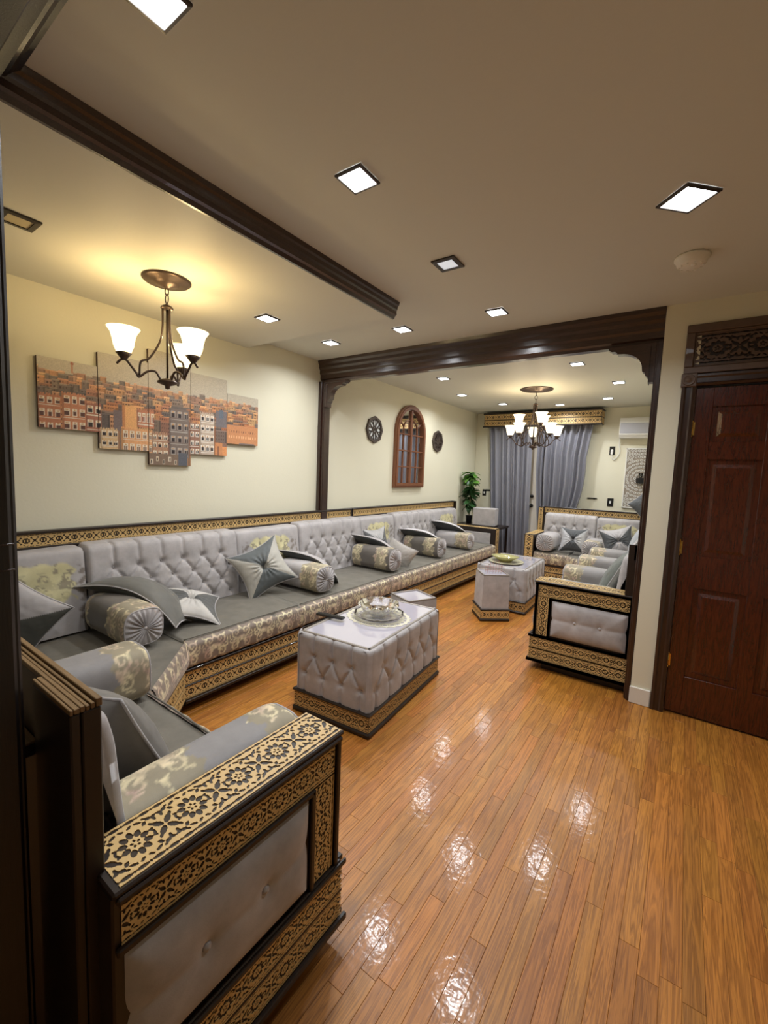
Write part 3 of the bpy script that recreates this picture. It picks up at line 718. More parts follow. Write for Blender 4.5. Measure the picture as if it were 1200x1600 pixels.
DL = [(-1.138, .588, HC, 1, 'lit square downlight at the top left of the main ceiling'),
      (-1.125, 1.35, HC, 1, 'lit square downlight in the main ceiling right of the soffit moulding'),
      (-.09, 2.115, HC, 1, 'large looking lit square downlight nearest the smoke detector'),
      (-1.13, 2.12, HC, 2, 'dim square downlight with a wide dark frame in mid ceiling'),
      (-1.15, 2.89, HC, 1, 'lit downlight just before the beam, rightmost of its row of three'),
      (-1.905, 2.886, HC, 1, 'lit downlight just before the beam, middle of its row of three'),
      (-2.651, 2.888, HC, 1, 'lit downlight just before the beam, leftmost of its row of three'),
      (-2.448, 2.02, HS, 1, 'lit downlight in the lowered ceiling right of the three-light chandelier'),
      (-2.45, .675, HS, 0, 'unlit square downlight in the lowered ceiling at the left edge'),
      (-1.66, 4.05, HC, 1, 'downlight peeping out right under the middle of the dark beam'),
      (-2.413, 4.562, HC, 1, 'far room downlight nearest the arched mirror wall'),
      (-2.661, 5.604, HC, 1, 'far room downlight beside the left wall, left of the valance'),
      (-2.405, 6.524, HC, 1, 'far room downlight close above the left half of the valance'),
      (-1.653, 6.873, HC, 1, 'far room downlight close above the right half of the valance'),
      (-.958, 4.523, HC, 1, 'far room downlight nearest the right end of the beam'),
      (-.72, 5.553, HC, 1, 'far room downlight rightmost, beside the right post'),
      (-.965, 6.561, HC, 1, 'far room downlight just before the air conditioner')]
for i, (x, y, z, lit, lb) in enumerate(DL): downlight(x, y, z, lit, lb, (.076 if i == 2 else .062) if lit == 1 else .066, PI/4 if i == 2 else 0)

# smoke detector
sd = thing('smoke_detector', 'round cream smoke detector on the ceiling above the dark door', 'smoke detector', (-.072, 2.66, HC))
MB().lathe([(0, -.002), (.075, -.002), (.075, -.012), (.066, -.018), (.062, -.036), (.05, -.045), (.0, -.047)], (0, 0, 0), 32).build('housing', M['sdet'], sd)
mb = MB()
for k in range(10):
    a = 2*PI*k/10; mb.box((.048*math.cos(a)-.004, .048*math.sin(a)-.004, -.05), (.048*math.cos(a)+.004, .048*math.sin(a)+.004, -.038))
mb.lathe([(0, -.044), (.012, -.044), (.012, -.05), (0, -.051)], (.01, -.02, 0), 12).build('vent', M['sdet'], sd)['kind'] = 'stuff'

# ================================================================== CHANDELIERS
def bez(pts, n=10):
    out = []
    P = [Vector(p) for p in pts]; P = [P[0]*2-P[1]]+P+[P[-1]*2-P[-2]]
    for i in range(1, len(P)-2):
        for k in range(n):
            t = k/n; a, b, c, d = P[i-1:i+3]
            out.append(.5*((2*b)+(-a+c)*t+(2*a-5*b+4*c-d)*t*t+(-a+3*b-3*c+d)*t**3))
    out.append(P[-2]); return out
def shade_mesh(par, x, y, z, s, mat):
    sh = MB().lathe([(.0, 0), (.018, .0), (.030, .010), (.042, .04), (.048, .075), (.055, .10), (.070, .122), (.066, .121), (.051, .099), (.044, .075), (.038, .042), (.026, .014), (0, .006)], (0, 0, 0), 28)
    o = sh.build('glass_shade', mat, par); o.location = (x, y, z); o.scale = (s,)*3
    return o
def chandelier(name, label, x, y, z, arms, tiers, smat, med_r, warm, power):
    t = thing(name, label, 'chandelier', (x, y, z))
    MB().lathe([(0, -.001), (med_r, -.001), (med_r, -.006), (med_r*.93, -.014), (med_r*.55, -.018), (med_r*.5, -.026), (med_r*.3, -.032), (.012, -.045), (0, -.046)], (0, 0, 0), 40).build('ceiling_medallion', M['bronze'], t)
    lk = MB()
    lk.tube([(.0, .0+.010*math.cos(a), -.065+.022*math.sin(a)) for a in np.linspace(0, 2*PI, 14)[:-1]], .003, 6, True)
    lk.tube([(.016*math.cos(a), 0, -.103+.026*math.sin(a)) for a in np.linspace(0, 2*PI, 16)[:-1]], .0032, 6, True)
    lk.build('chain_link', M['bronze'], t)
    zt = tiers['top']; zb = tiers['bot']
    st = MB().lathe([(0, zt+.02), (.01, zt+.016), (.03, zt+.004), (.034, zt-.006), (.028, zt-.012), (0, zt-.012)], (0, 0, 0), 20)
    st.lathe([(.0, zb-.04), (.012, zb-.036), (.014, zb-.02), (.05, zb-.008), (.055, zb+.0), (.04, zb+.012), (.014, zb+.02), (0, zb+.02)], (0, 0, 0), 24)
    st.tube([(0, 0, zt), (0, 0, zb)], .006, 8); st.tube([(0, 0, zt+.01), (0, 0, -.125)], .004, 6)
    st.build('stem', M['bronze'], t)
    for R_, zc, phs, s in arms:
        for ph in phs:
            ca, sa = math.cos(ph), math.sin(ph); P = lambda r, h: (r*ca, r*sa, h)
            low = bez([P(.035, zb+.01), P(.06, zb+.05), P(.10, zb+.045), P(.14, zb+.0+.01), P(R_*.72, (zb+zc)/2-.02), P(R_*.85, zc-.03), P(R_*.95, zc-.004), P(R_*1.06, zc-.006), P(R_*1.16, zc-.03)], 6)
            hi = bez([P(.022, zt-.005), P(.024, zt-.12), P(.04, zt-.2), P(.09, zt-.29), P(R_*.62, (zb+zc)/2+.045), P(R_*.66, (zb+zc)/2-.03)], 6)
            a_ = MB().tube(low, .0062, 7).tube(hi, .0058, 7)
            ar = a_.build('arm', M['bronze'], t)
            MB().lathe([(0, -.005), (.012, -.004), (.034*s, .026*s), (.03*s, .028*s), (0, .02*s)], P(R_, zc), 18).build('shade_cup', M['bronze'], ar)
            o = shade_mesh(ar, R_*ca, R_*sa, zc+.018*s, s, smat)
            ld = bpy.data.lights.new('bulb', 'POINT'); ld.energy = power; ld.color = warm; ld.shadow_soft_size = .03
            lo = bpy.data.objects.new('bulb', ld); COL.objects.link(lo); lo.parent = ar; lo.location = (R_*ca, R_*sa, zc+.018*s+.135*s)
    return t
chandelier('chandelier', 'bronze three-arm chandelier with glowing bell shades in front of the city canvases', -2.47, 1.334, HS,
    [(.212, -.465, [math.radians(a) for a in (8, 128, 248)], 1.15)], dict(top=-.15, bot=-.56), M['shade'], .127, (1, .78, .42), 3.0)
chandelier('chandelier', 'bronze two-tier chandelier with many shades in the far room before the curtains', -1.64, 5.6, HC,
    [(.30, -.60, [math.radians(36+72*k) for k in range(5)], 1.1), (.19, -.465, [math.radians(70+120*k) for k in range(3)], 1.1)], dict(top=-.19, bot=-.72), M['shade2'], .2, (1, .85, .62), 1.0)

# ================================================================== SOFAS
def corner_seat(name, label, origin, rz, A, B, c, lod):
    """L corner seat: local square 0..A by 0..A with front diagonal; A depth along y at x end, diagonal cut size c"""
    t = thing(name, label, 'sofa', origin, rz)
    D1, D2 = A, B   # x extent, y extent
    # polygon (ccw): back corner (0,0) -> (D1,0) -> (D1, D2-c) -> (D1-c, D2) -> (0, D2)
    def poly(o): return [(0.05, .05), (D1, .05), (D1, D2-c+o*.0), (D1-c, D2), (.05, D2)]
    def pr(z0, z1, nm, mat, inset=0):
        d = inset*.7071
        P = [(.05, .05), (D1, .05), (D1-0, D2-c-inset*.41), (D1-c-inset*.41, D2), (.05, D2)]
        P[2] = (D1, D2-c-inset*1.2); P[3] = (D1-c-inset*1.2, D2)
        return MB().prism(P, 2, z0, z1).build(nm, mat, t)
    pr(0, .07, 'plinth', M['frame'], .05); b = pr(.07, .272, 'base', M['frame'], 0)
    s = pr(.272, .44, 'seat_cushion', M['vseat'], .0)
    # diagonal brocade and fretwork
    p0 = np.array([D1, D2-c, 0.]); p1 = np.array([D1-c, D2, 0.]); L = np.linalg.norm(p1-p0); u = (p1-p0)/L; nrm = np.array([u[1], -u[0], 0])
    n = int(L/.007)+2; k = 26; X, T = np.meshgrid(np.linspace(0, L, n), np.linspace(0, .19, k), indexing='ij')
    bul = .03*np.sin(np.clip(T/.19, 0, 1)*PI)**.6+.001; Z = .272+T*.94
    G = p0[None, None]+X[..., None]*u+bul[..., None]*nrm; G[..., 2] = Z
    grid('seat_border', G, M['vcol'], t, brocade(X*5.2, T*5, srgb(132, 118, 106), 4))
    f = Fret()
    for z in (.129, .2185): f.strip(p0+nrm*.001+np.array([0, 0, z]), u, (0, 0, 1), L, .08, lod, 1.1)
    f.build('fretwork', b)
    return t
# left wall sofa, near half (rail y .30 -> 3.84). local x runs towards -y
XB = -3.175
SA = thing('sofa', 'long grey velvet wall sofa under the city canvases, near half', 'sofa', (XB, 3.84, 0), -PI/2, 'sofa sections along the left wall')
D = .825
rail(SA, 0, 3.54, 0)
base_band(SA, 0, 2.48, D, 0)
seat_cushion(SA, 0, 1.54, D, 0, 1); seat_cushion(SA, 1.54, 2.48, D, 0, 2)
for a, b, k, s in ((0, .95, 'tuft', 1), (.95, 1.65, 'floral', 2), (1.65, 2.74, 'tuft', 3), (2.74, 3.30, 'floral', 4)): back_cushion(SA, a, b, k, s)
SB = thing('sofa', 'long grey velvet wall sofa under the arched mirror, far half', 'sofa', (XB, 6.52, 0), -PI/2, 'sofa sections along the left wall')
rail(SB, 0, 2.67, 0, (1, 0))
base_band(SB, 0.0, 2.67, D, 0); seat_cushion(SB, .17, 2.67, D, 0, 5)
for a, b, k, s in ((.16, .91, 'floral', 6), (.91, 1.985, 'tuft', 7), (1.985, 2.67, 'floral', 8)): back_cushion(SB, a, b, k, s)
def end_arm(par, x0, x1, D, inner):   # arm whose inner side is seen: framed flat velvet panel
    ar = MB().box((x0, .03, .27), (x1, D+.02, .69), .004).build('arm', M['frame'], par)
    f = Fret(); f.strip(((x0+x1)/2, .045, .6905), (0, 1, 0), (-1, 0, 0), D-.03, (x1-x0)*.9, 0)
    f.strip(((x0+x1)/2, D+.0205, .29), (0, 0, 1), (1, 0, 0), .39, (x1-x0)*.8, 0, 1.1); f.build('fretwork', ar)
    xi = x1 if inner > 0 else x0
    MB().box((xi, .20, .44), (xi+inner*.012, D-.06, .62), .005).build('inset_panel', M['vlight'], ar)
end_arm(SB, 0.01, .16, D, 1)
# near sofa: faces +y, right end arm seen from outside
SN = thing('sofa', 'grey velvet sofa in the foreground with fretwork arm, its back to the camera', 'sofa', (-1.96, .29, 0), 0)
DN = .69
LN = 1.16
XP = LN-.06
nr = MB().box((-1.13, .012, 0), (XP, .045, 1.045), .003).build('back_frame', M['frame'], SN)
for y0, y1, z in ((.010, .0175, 1.056), (.0195, .0255, 1.054), (.0275, .0335, 1.056), (.0355, .046, 1.061)): MB().box((-1.13, y0, 1.045), (XP, y1, z), .001).build('board_edge', M['rawedge'], nr)
MB().box((XP-.19, -.006, 0), (XP, .011, 1.0445), .003).build('end_post', M['frame'], nr)
for y0, y1 in ((-.006, -.001), (.0005, .0095)): MB().box((XP-.19, y0, 1.045), (XP, y1, 1.055), .001).build('post_cap', M['rawedge'], nr)
MB().box((-1.13, -.045, .865), (XP-.235, .0115, .892), .003).build('lower_ledge', M['frame'], nr)
for y0, y1 in ((-.045, -.02), (-.018, .0105)): MB().box((-1.13, y0, .892), (XP-.235, y1, .898), .001).build('ledge_edge', M['rawedge'], nr)
f = Fret(); f.strip((XP-.02, .0455, 1.0), (-1, 0, 0), (0, 0, 1), LN-.12, .074, 0); f.build('fretwork', nr)
base_band(SN, 0, LN, DN, 1); side_base(SN, LN, 1, DN, 1)
seat_cushion(SN, 0, LN-.15, DN-.02, 1, 11)
arm(SN, LN-.15, LN, DN, 1, 2)
back_cushion(SN, -.55, .2, 'floral', 12, .07); back_cushion(SN, .2, LN-.155, 'tuft', 13, .07)
corner_seat('corner_sofa', 'angled corner seat joining the foreground sofa and the wall sofa', (XB, .29, 0), 0, XB*-1-1.96, 1.07, .39, 0)
# right sofa in far room: faces -x
SR = thing('sofa', 'grey velvet sofa beyond the right post with tufted fretwork arm end', 'sofa', (-.203, 3.39, 0), PI/2)
DR = .71
rr_ = rail(SR, 0, 3.4, 0, (1, 0))
base_band(SR, 0, 2.5, DR, 0); side_base(SR, 0.0, -1, DR, 1)
seat_cushion(SR, .15, 2.5, DR-.01, 0, 21)
arm(SR, 0, .15, DR, -1, 1)
for a, b, k, s in ((.155, .85, 'plain', 22), (.85, 1.6, 'tuft', 23), (1.6, 2.3, 'floral', 24), (2.3, 3.2, 'tuft', 25)):
    if k == 'plain': sweep('back_cushion', a, b, back_profile(.11), M['vlight'], SR, .02, None, lambda X, T: .006*vnoise(X, T, 5, 3), .03)
    else: back_cushion(SR, a, b, k, s, .11)
# far sofa: faces -y
SF = thing('sofa', 'grey velvet sofa standing in front of the far wall beside the curtains', 'sofa', (-.21, 6.97, 0), PI)
DF = .70
rail(SF, 0, 1.58, 0, (0, 0)); base_band(SF, 1.05, 1.64, DF, 0); seat_cushion(SF, 1.05, 1.5, DF, 0, 31)
MB().box((1.58, 0, .27), (1.66, .04, 1.06), .003).build('end_post', M['frame'], SF)
f = Fret(); f.strip((1.62, .0405, .68), (0, 0, 1), (1, 0, 0), .36, .066, 0); f.strip((1.55, .0405, 1.014), (1, 0, 0), (0, 0, 1), .01, .01, 0); f.build('fretwork', SF)
end_arm(SF, 1.51, 1.65, DF-.0, -1)
back_cushion(SF, 0.2, .80, 'floral', 32); back_cushion(SF, .80, 1.52, 'tuft', 33)
corner_seat('corner_sofa', 'angled corner seat in the far right corner beside the long sofas', (-.205, 6.97, 0), PI, 1.05-.0, 1.08, .34, 0)

# ================================================================== BOLSTERS
def bolster(label, c, axis, L, r, style, group, sq=.0, name='bolster_cushion', seed=0):
    """c centre, axis 'x' or 'y'; style: dict(body, bands=[(s0,s1)] gold brocade)"""
    rz = 0 if axis == 'x' else PI/2
    t = thing(name, label, 'bolster', c, rz if not isinstance(axis, (int, float)) else axis, group)
    nx, na = int(L/.008)+2, 96; s = np.linspace(-L/2, L/2, nx); a = np.linspace(0, 2*PI, na, endpoint=False)
    S, A = np.meshgrid(s, a, indexing='ij'); n = 3.2
    cr = (np.abs(np.cos(A))**n+np.abs(np.sin(A))**n)**(-1/n)     # squarish section
    e = np.minimum(S+L/2, L/2-S); R_ = r*cr*(1-.10*np.exp(-e/.012))+.004*vnoise(S, A*.2, 9, seed)
    Z = R_*np.sin(A); Z = np.where(Z < 0, Z*.94, Z)
    G = np.stack([S, R_*np.cos(A), Z], -1)
    g0 = {'light': C_LIGHT, 'dark': srgb(104, 98, 92), 'mid': srgb(140, 136, 134)}[style['body']]
    C = mixc(g0, g0, np.zeros_like(S)); gc = brocade(S*4.6+seed*.17, A*r*4.6, srgb(150, 140, 118), seed)
    for s0, s1 in style['bands']:
        edge = .012*np.sin(A*7+seed)+.006*np.sin(A*17)
        m = ((S/L+.5 > s0+edge/L*(s0 > 0)) & (S/L+.5 < s1+edge/L*(s1 < 1)))[..., None]; C = np.where(m, gc, C)
    b = grid('cover', G, M['vcol'], t, C, wrapv=True, flip=True)
    # pleated ends
    for sd in (-1, 1):
        nr_, na2 = 12, 120; rr2 = np.linspace(0.02, 1, nr_); a2 = np.linspace(0, 2*PI, na2, endpoint=False)
        Rr, A2 = np.meshgrid(rr2, a2, indexing='ij'); cr2 = (np.abs(np.cos(A2))**n+np.abs(np.sin(A2))**n)**(-1/n)
        pl = .008*np.cos(A2*20+np.sin(A2*3))*np.sin(np.clip(Rr, 0, 1)*PI)**.5
        X = sd*(L/2+.016*(1-Rr**4)-.012*np.exp(-Rr*9)+pl)
        zz = r*.92*cr2*Rr*np.sin(A2); zz = np.where(zz < 0, zz*.94, zz)
        grid('end_pleats', np.stack([X, r*.92*cr2*Rr*np.cos(A2), zz], -1), M['vlight'] if style.get('end', 'light') == 'light' else M['vdark'], t, wrapv=True, flip=(sd > 0))
        bt = MB().lathe([(0, .014*sd), (.008, .012*sd), (.014, .004*sd), (.012, -.004*sd)], (sd*(L/2+.004), 0, 0), 14, 0).build('button', M['vlight'], t)
        ring = [(sd*(L/2-.001), r*.93*((abs(math.cos(q))**n+abs(math.sin(q))**n)**(-1/n))*math.cos(q), r*.93*((abs(math.cos(q))**n+abs(math.sin(q))**n)**(-1/n))*math.sin(q)*(1 if math.sin(q) > 0 else .94)) for q in np.linspace(0, 2*PI, 49)[:-1]]
        MB().tube(ring, .004, 6, True).build('piping', M['vlight'], t)
    return t
zb = .462
R1 = .113
BY = (1.17, 2.66, 3.73, 4.78, 5.62)
gl = 'bolsters along the left wall sofa'
bolster('dark bolster with gold bands nearest the left edge, under the big charcoal pillow', (-2.68, BY[0], zb+R1), 'x', .50, R1, dict(body='dark', bands=[(0, .12), (.60, 1)]), gl, seed=1)
bolster('pale bolster with one gold band behind the near ottoman, right of the star pillow', (-2.68, BY[1], zb+R1), 'x', .50, R1, dict(body='light', bands=[(.62, 1)]), gl, seed=2)
bolster('dark bolster with two gold bands nearest the joint of the two wall sofas', (-2.68, BY[2], zb+R1+.006), 'x', .50, R1+.006, dict(body='dark', bands=[(0, .26), (.62, .92)]), gl, seed=3)
bolster('dark banded bolster under the white-topped pillow', (-2.68, BY[3], zb+R1+.006), 'x', .50, R1+.006, dict(body='dark', bands=[(0, .24), (.60, .90)]), gl, seed=4)
bolster('pale bolster with a gold end band, farthest along the wall sofa', (-2.66, BY[4], zb+R1), 'x', .50, R1, dict(body='light', bands=[(.62, 1)]), gl, seed=5)
bolster('grey bolster with gold end lying between the foreground sofa and its corner seat', (-1.97, .66, .448+R1+.01), 'y', .52, R1+.005, dict(body='mid', bands=[(.72, 1)]), 'bolsters on the foreground sofa', seed=6)
bolster('grey bolster with gold ends lying beside the foreground fretwork arm', (-1.085, .70, .462+R1-.002), 'y', .58, R1-.012, dict(body='mid', bands=[(0, .42), (.78, 1)]), 'bolsters on the foreground sofa', seed=7)
gr_ = 'bolsters across the right sofa'
bolster('bolster with gold ends right behind the fretwork arm of the right sofa', (-.64, 3.68, .45+R1), 'x', .50, R1, dict(body='mid', bands=[(0, .33), (.72, 1)]), gr_, seed=8)
bolster('second bolster from the fretwork arm of the right sofa, cream left end', (-.64, 4.42, .45+R1), 'x', .50, R1, dict(body='mid', bands=[(0, .32)]), gr_, seed=9)
bolster('third bolster from the fretwork arm of the right sofa', (-.64, 5.12, .45+R1), 'x', .50, R1, dict(body='mid', bands=[(0, .32)]), gr_, seed=10)
bolster('farthest bolster of the right sofa, next to the far corner', (-.64, 5.80, .45+R1), 'x', .50, R1, dict(body='mid', bands=[(0, .32)]), gr_, seed=11)
gf = 'bolsters on the far sofa'
bolster('pleated round bolster end on the far sofa beside its left arm', (-1.58, 6.49, .462+.125), 'y', .44, .122, dict(body='light', bands=[]), gf, seed=12)
bolster('pinkish pleated bolster on the far sofa between two pillows', (-.98, 6.49, .455+.115), 'y', .44, .112, dict(body='light', bands=[(0, .35)]), gf, seed=13)

# ================================================================== PILLOWS
def pillow(label, c, u, v, au, av, T=.075, pat='quad', bend=0, group=None, back=None, cols=(C_LIGHT, C_DARK), phase=0, seed=0, bendv=0, tail=0):
    u = Vector(u).normalized(); v = Vector(v); v = (v-u*v.dot(u)).normalized(); n = u.cross(v)
    t = thing('throw_pillow', label, 'pillow', c, 0, group); t.matrix_world = Matrix((( u.x, v.x, n.x, c[0]), (u.y, v.y, n.y, c[1]), (u.z, v.z, n.z, c[2]), (0, 0, 0, 1)))
    N_ = 64; s = np.linspace(-1, 1, N_); U_, V_ = np.meshgrid(s, s, indexing='ij')
    pinch = .19 if pat == 'quad' else .10
    X = au*U_*(1-pinch*(1-V_**2)**1.0*1.0+0*V_)*(1+.0); Y = av*V_*(1-pinch*(1-U_**2))
    prof = (np.clip(1-np.abs(U_)**2.4, 0, 1)**.62)*(np.clip(1-np.abs(V_)**2.4, 0, 1)**.62)
    r = np.hypot(U_, V_); ang = np.arctan2(V_, U_)
    def shape(side):
        h = T*prof*(1+.10*vnoise(U_, V_, 3, seed+side))+.003*vnoise(U_, V_, 9, seed)
        h = h*(np.abs(U_) < .9999)*(np.abs(V_) < .9999)
        if pat == 'quad' and side == 0:
            h = h*(1-.75*np.exp(-(r/.16)**2))+.006*np.cos(ang*16)*np.exp(-((r-.35)/.28)**2)*prof
            for k in range(4):
                dl = np.abs(np.sin(ang-PI/4-k*PI/2))*r; h = h-.006*np.exp(-dl/.02)*(np.cos(ang-PI/4-k*PI/2) > 0)*prof
        h = np.maximum(h, 0)
        zz = h if side == 0 else -h*.9
        bz = -bend*X**2-bendv*Y**2; tl = np.clip(U_-.05, 0, 1)**2*tail
        return np.stack([X, Y-tl, zz+bz], -1)
    quad = ((np.floor((ang+PI+PI/4)/(PI/2)).astype(int)+phase) % 2)
    if pat == 'quad': C = np.where(quad[..., None] == 0, np.array(cols[0]), np.array(cols[1]))
    elif pat == 'half': C = np.where((U_+V_ > 0)[..., None], np.array(cols[0]), np.array(cols[1]))
    else: C = np.ones_like(U_)[..., None]*np.array(cols[0])
    grid('front', shape(0), M['vcol'], t, C)
    cb = np.ones_like(U_)[..., None]*np.array(back if back is not None else cols[-1]); grid('back', shape(1), M['vcol'], t, cb, flip=True)
    P = shape(0); loop = np.concatenate([P[:, 0], P[-1, 1:], P[::-1, -1][1:], P[0, ::-1][1:-1]])[::3]
    MB().tube([tuple(p) for p in loop], .0042, 6, True).build('piping', M['vlight'], t)
    return t
gp = 'star and two-tone throw pillows'
def quadp(label, TL, TR, BL, **k):
    TL, TR, BL = map(Vector, (TL, TR, BL)); u = TR-TL; v = TL-BL; c = (TR+BL)/2
    return pillow(label, tuple(c), u, v, u.length/2, v.length/2, **k)
pillow('two-tone pillow at the far left edge, light upper and dark lower half', (-2.88, .69, .645), (.315, .526, .789), (-.4, -.69, .6), .205, .205, .065, 'half', cols=(C_LIGHT, srgb(78, 78, 72)), group=gp, seed=1)
def drape(label, T_, K, seed, under=srgb(58, 60, 60), top=C_LIGHT, v=(-.12, -.78, .60), au=.25, av=.19, T=.05, bend=-.5, bendv=-1.0, tail=.17):
    """pillow hanging over a bolster: near edge T-K raised, far edge falling to the seat; its underside shows"""
    T_, K, v = Vector(T_), Vector(K), Vector(v); u = (K-T_).normalized(); v = (v-u*v.dot(u)).normalized(); c = (T_+K)/2-v*av
    return pillow(label, tuple(c), u, v, au, av, T, 'plain', cols=(under,), back=top, group=gp, seed=seed, bend=bend, bendv=bendv, tail=tail)
drape('large charcoal pillow draped over the nearest dark bolster', (-2.95, 1.08, .83), (-2.44, 1.38, .63), 2, srgb(66, 65, 60), srgb(108, 106, 100), (-.3, -.62, .34), .33, .19, .075, -.9, -.5, .05)
pillow('pointed light and dark pillow lying on the seat right of the draped charcoal one', (-2.70, 1.60, .555), (.30, .55, -.16), (-.75, .42, .2), .21, .20, .06, 'quad', cols=(srgb(190, 186, 180), srgb(92, 92, 90)), group=gp, seed=3, bend=.5, phase=1)
pillow('star pillow of four light and dark wedges standing against the embroidered back', (-2.80, 2.30, .672), (.16, .52, .22), (-.35, -.15, .55), .225, .21, .075, 'quad', cols=(srgb(176, 172, 162), srgb(92, 96, 96)), group=gp, seed=4, phase=0)
drape('charcoal pillow draped over the pale bolster right of the star pillow', (-2.96, BY[1]-.03, .82), (-2.43, BY[1]+.14, .72), 5, v=(-.1, -.7, .7), au=.28)
drape('charcoal pillow draped over the bolster at the sofa joint', (-2.96, BY[2]-.06, .86), (-2.43, BY[2]+.10, .74), 6, v=(-.1, -.7, .7), au=.28)
drape('white-topped pillow draped over the dark banded bolster', (-2.96, BY[3]-.16, .84), (-2.46, BY[3]+.02, .77), 7, top=srgb(200, 196, 198), T=.055, v=(-.1, -.8, .6), au=.27, tail=.06)
drape('light-topped pillow draped over the farthest wall sofa bolster', (-2.98, BY[4]-.16, .89), (-2.46, BY[4]+.04, .77), 8, top=srgb(196, 194, 196), T=.05, v=(-.1, -.8, .6), au=.27, tail=.06)
pillow('two-tone pillow half hidden behind the bolster at the sofa joint', (-2.90, 4.05, .66), (.1, .6, .02), (-.25, 0, .6), .19, .2, .06, 'quad', cols=(srgb(170, 168, 166), srgb(90, 90, 90)), group=gp, seed=9, phase=1)
pillow('light pillow tipped against the dark side of the joint bolster', (-2.58, 4.02, .57), (.45, .25, -.25), (-.2, -.18, .5), .17, .16, .045, 'plain', cols=(srgb(186, 182, 176),), group=gp, seed=10)
# far and right sofa pillows
pillow('hourglass patterned light and dark pillow upright on the far sofa', (-1.24, 6.47, .645), (1, .05, 0), (0, .32, .95), .185, .185, .07, 'quad', cols=(srgb(178, 178, 180), srgb(74, 76, 78)), group=gp, seed=11, phase=0)
pillow('wedge patterned pillow in the far sofa corner against the embroidered back', (-.68, 6.42, .70), (1, .3, .25), (-.2, .3, .9), .21, .20, .07, 'quad', cols=(srgb(170, 166, 166), srgb(78, 80, 82)), group=gp, seed=12, phase=1)
pillow('tall pale pillow leaning against the right sofa back near its arm', (-.44, 4.02, .70), (-.05, 1, 0), (.42, .02, .9), .22, .235, .065, 'plain', cols=(srgb(176, 178, 172),), back=srgb(100, 104, 98), group=gp, seed=13)
pillow('dark grey pillow behind the tall pale pillow of the right sofa', (-.40, 4.52, .70), (-.1, 1, .1), (.4, .02, .9), .22, .22, .06, 'quad', cols=(srgb(170, 172, 168), srgb(84, 88, 86)), group=gp, seed=14)
pillow('white pillow leaning on the right sofa back halfway along it', (-.34, 5.0, .80), (-.05, 1, .1), (.36, .02, .9), .22, .22, .06, 'plain', cols=(srgb(204, 204, 202),), group=gp, seed=15)
pillow('silver pillow at the far end of the right sofa back', (-.40, 5.75, .84), (-.05, 1, .1), (.4, .02, .9), .22, .22, .06, 'plain', cols=(srgb(168, 170, 174),), group=gp, seed=16)
pillow('two-tone pillow perched on the right sofa back in front of the carved white panel', (-.42, 6.60, 1.20), (.7, -.2, -.7), (.7, -.05, .7), .15, .15, .06, 'half', cols=(srgb(190, 188, 186), srgb(84, 86, 88)), group=gp, seed=17)
pillow('grey pillow in the foreground leaning between bolster and sofa back', (-1.42, .585, .635), (1, .12, .14), (-.08, -.42, .9), .21, .20, .085, 'plain', cols=(srgb(118, 114, 108),), group=gp, seed=18)

# ================================================================== OTTOMANS AND SIDE TABLES
def fretbase(par, w, d, z0, z1, lod, ov=.012):
    b = MB().box((-w/2, -d/2, .0), (w/2, d/2, z1)).build('base', M['frame'], par)
    m = MB().box((-w/2-ov, -d/2-ov, 0), (w/2+ov, d/2+ov, z0), .008).box((-w/2-ov, -d/2-ov, z1), (w/2+ov, d/2+ov, z1+.018), .007)
    m.build('moulding', M['frame'], b)
    f = Fret(); zc = (z0+z1)/2; bw = (z1-z0)*.94
    f.strip((-w/2, -d/2-.0005, zc), (1, 0, 0), (0, 0, 1), w, bw, lod); f.strip((w/2, d/2+.0005, zc), (-1, 0, 0), (0, 0, 1), w, bw, lod)
    f.strip((w/2+.0005, -d/2, zc), (0, 1, 0), (0, 0, 1), d, bw, lod); f.strip((-w/2-.0005, d/2, zc), (0, -1, 0), (0, 0, 1), d, bw, lod)
    f.build('fretwork', b); return z1+.018
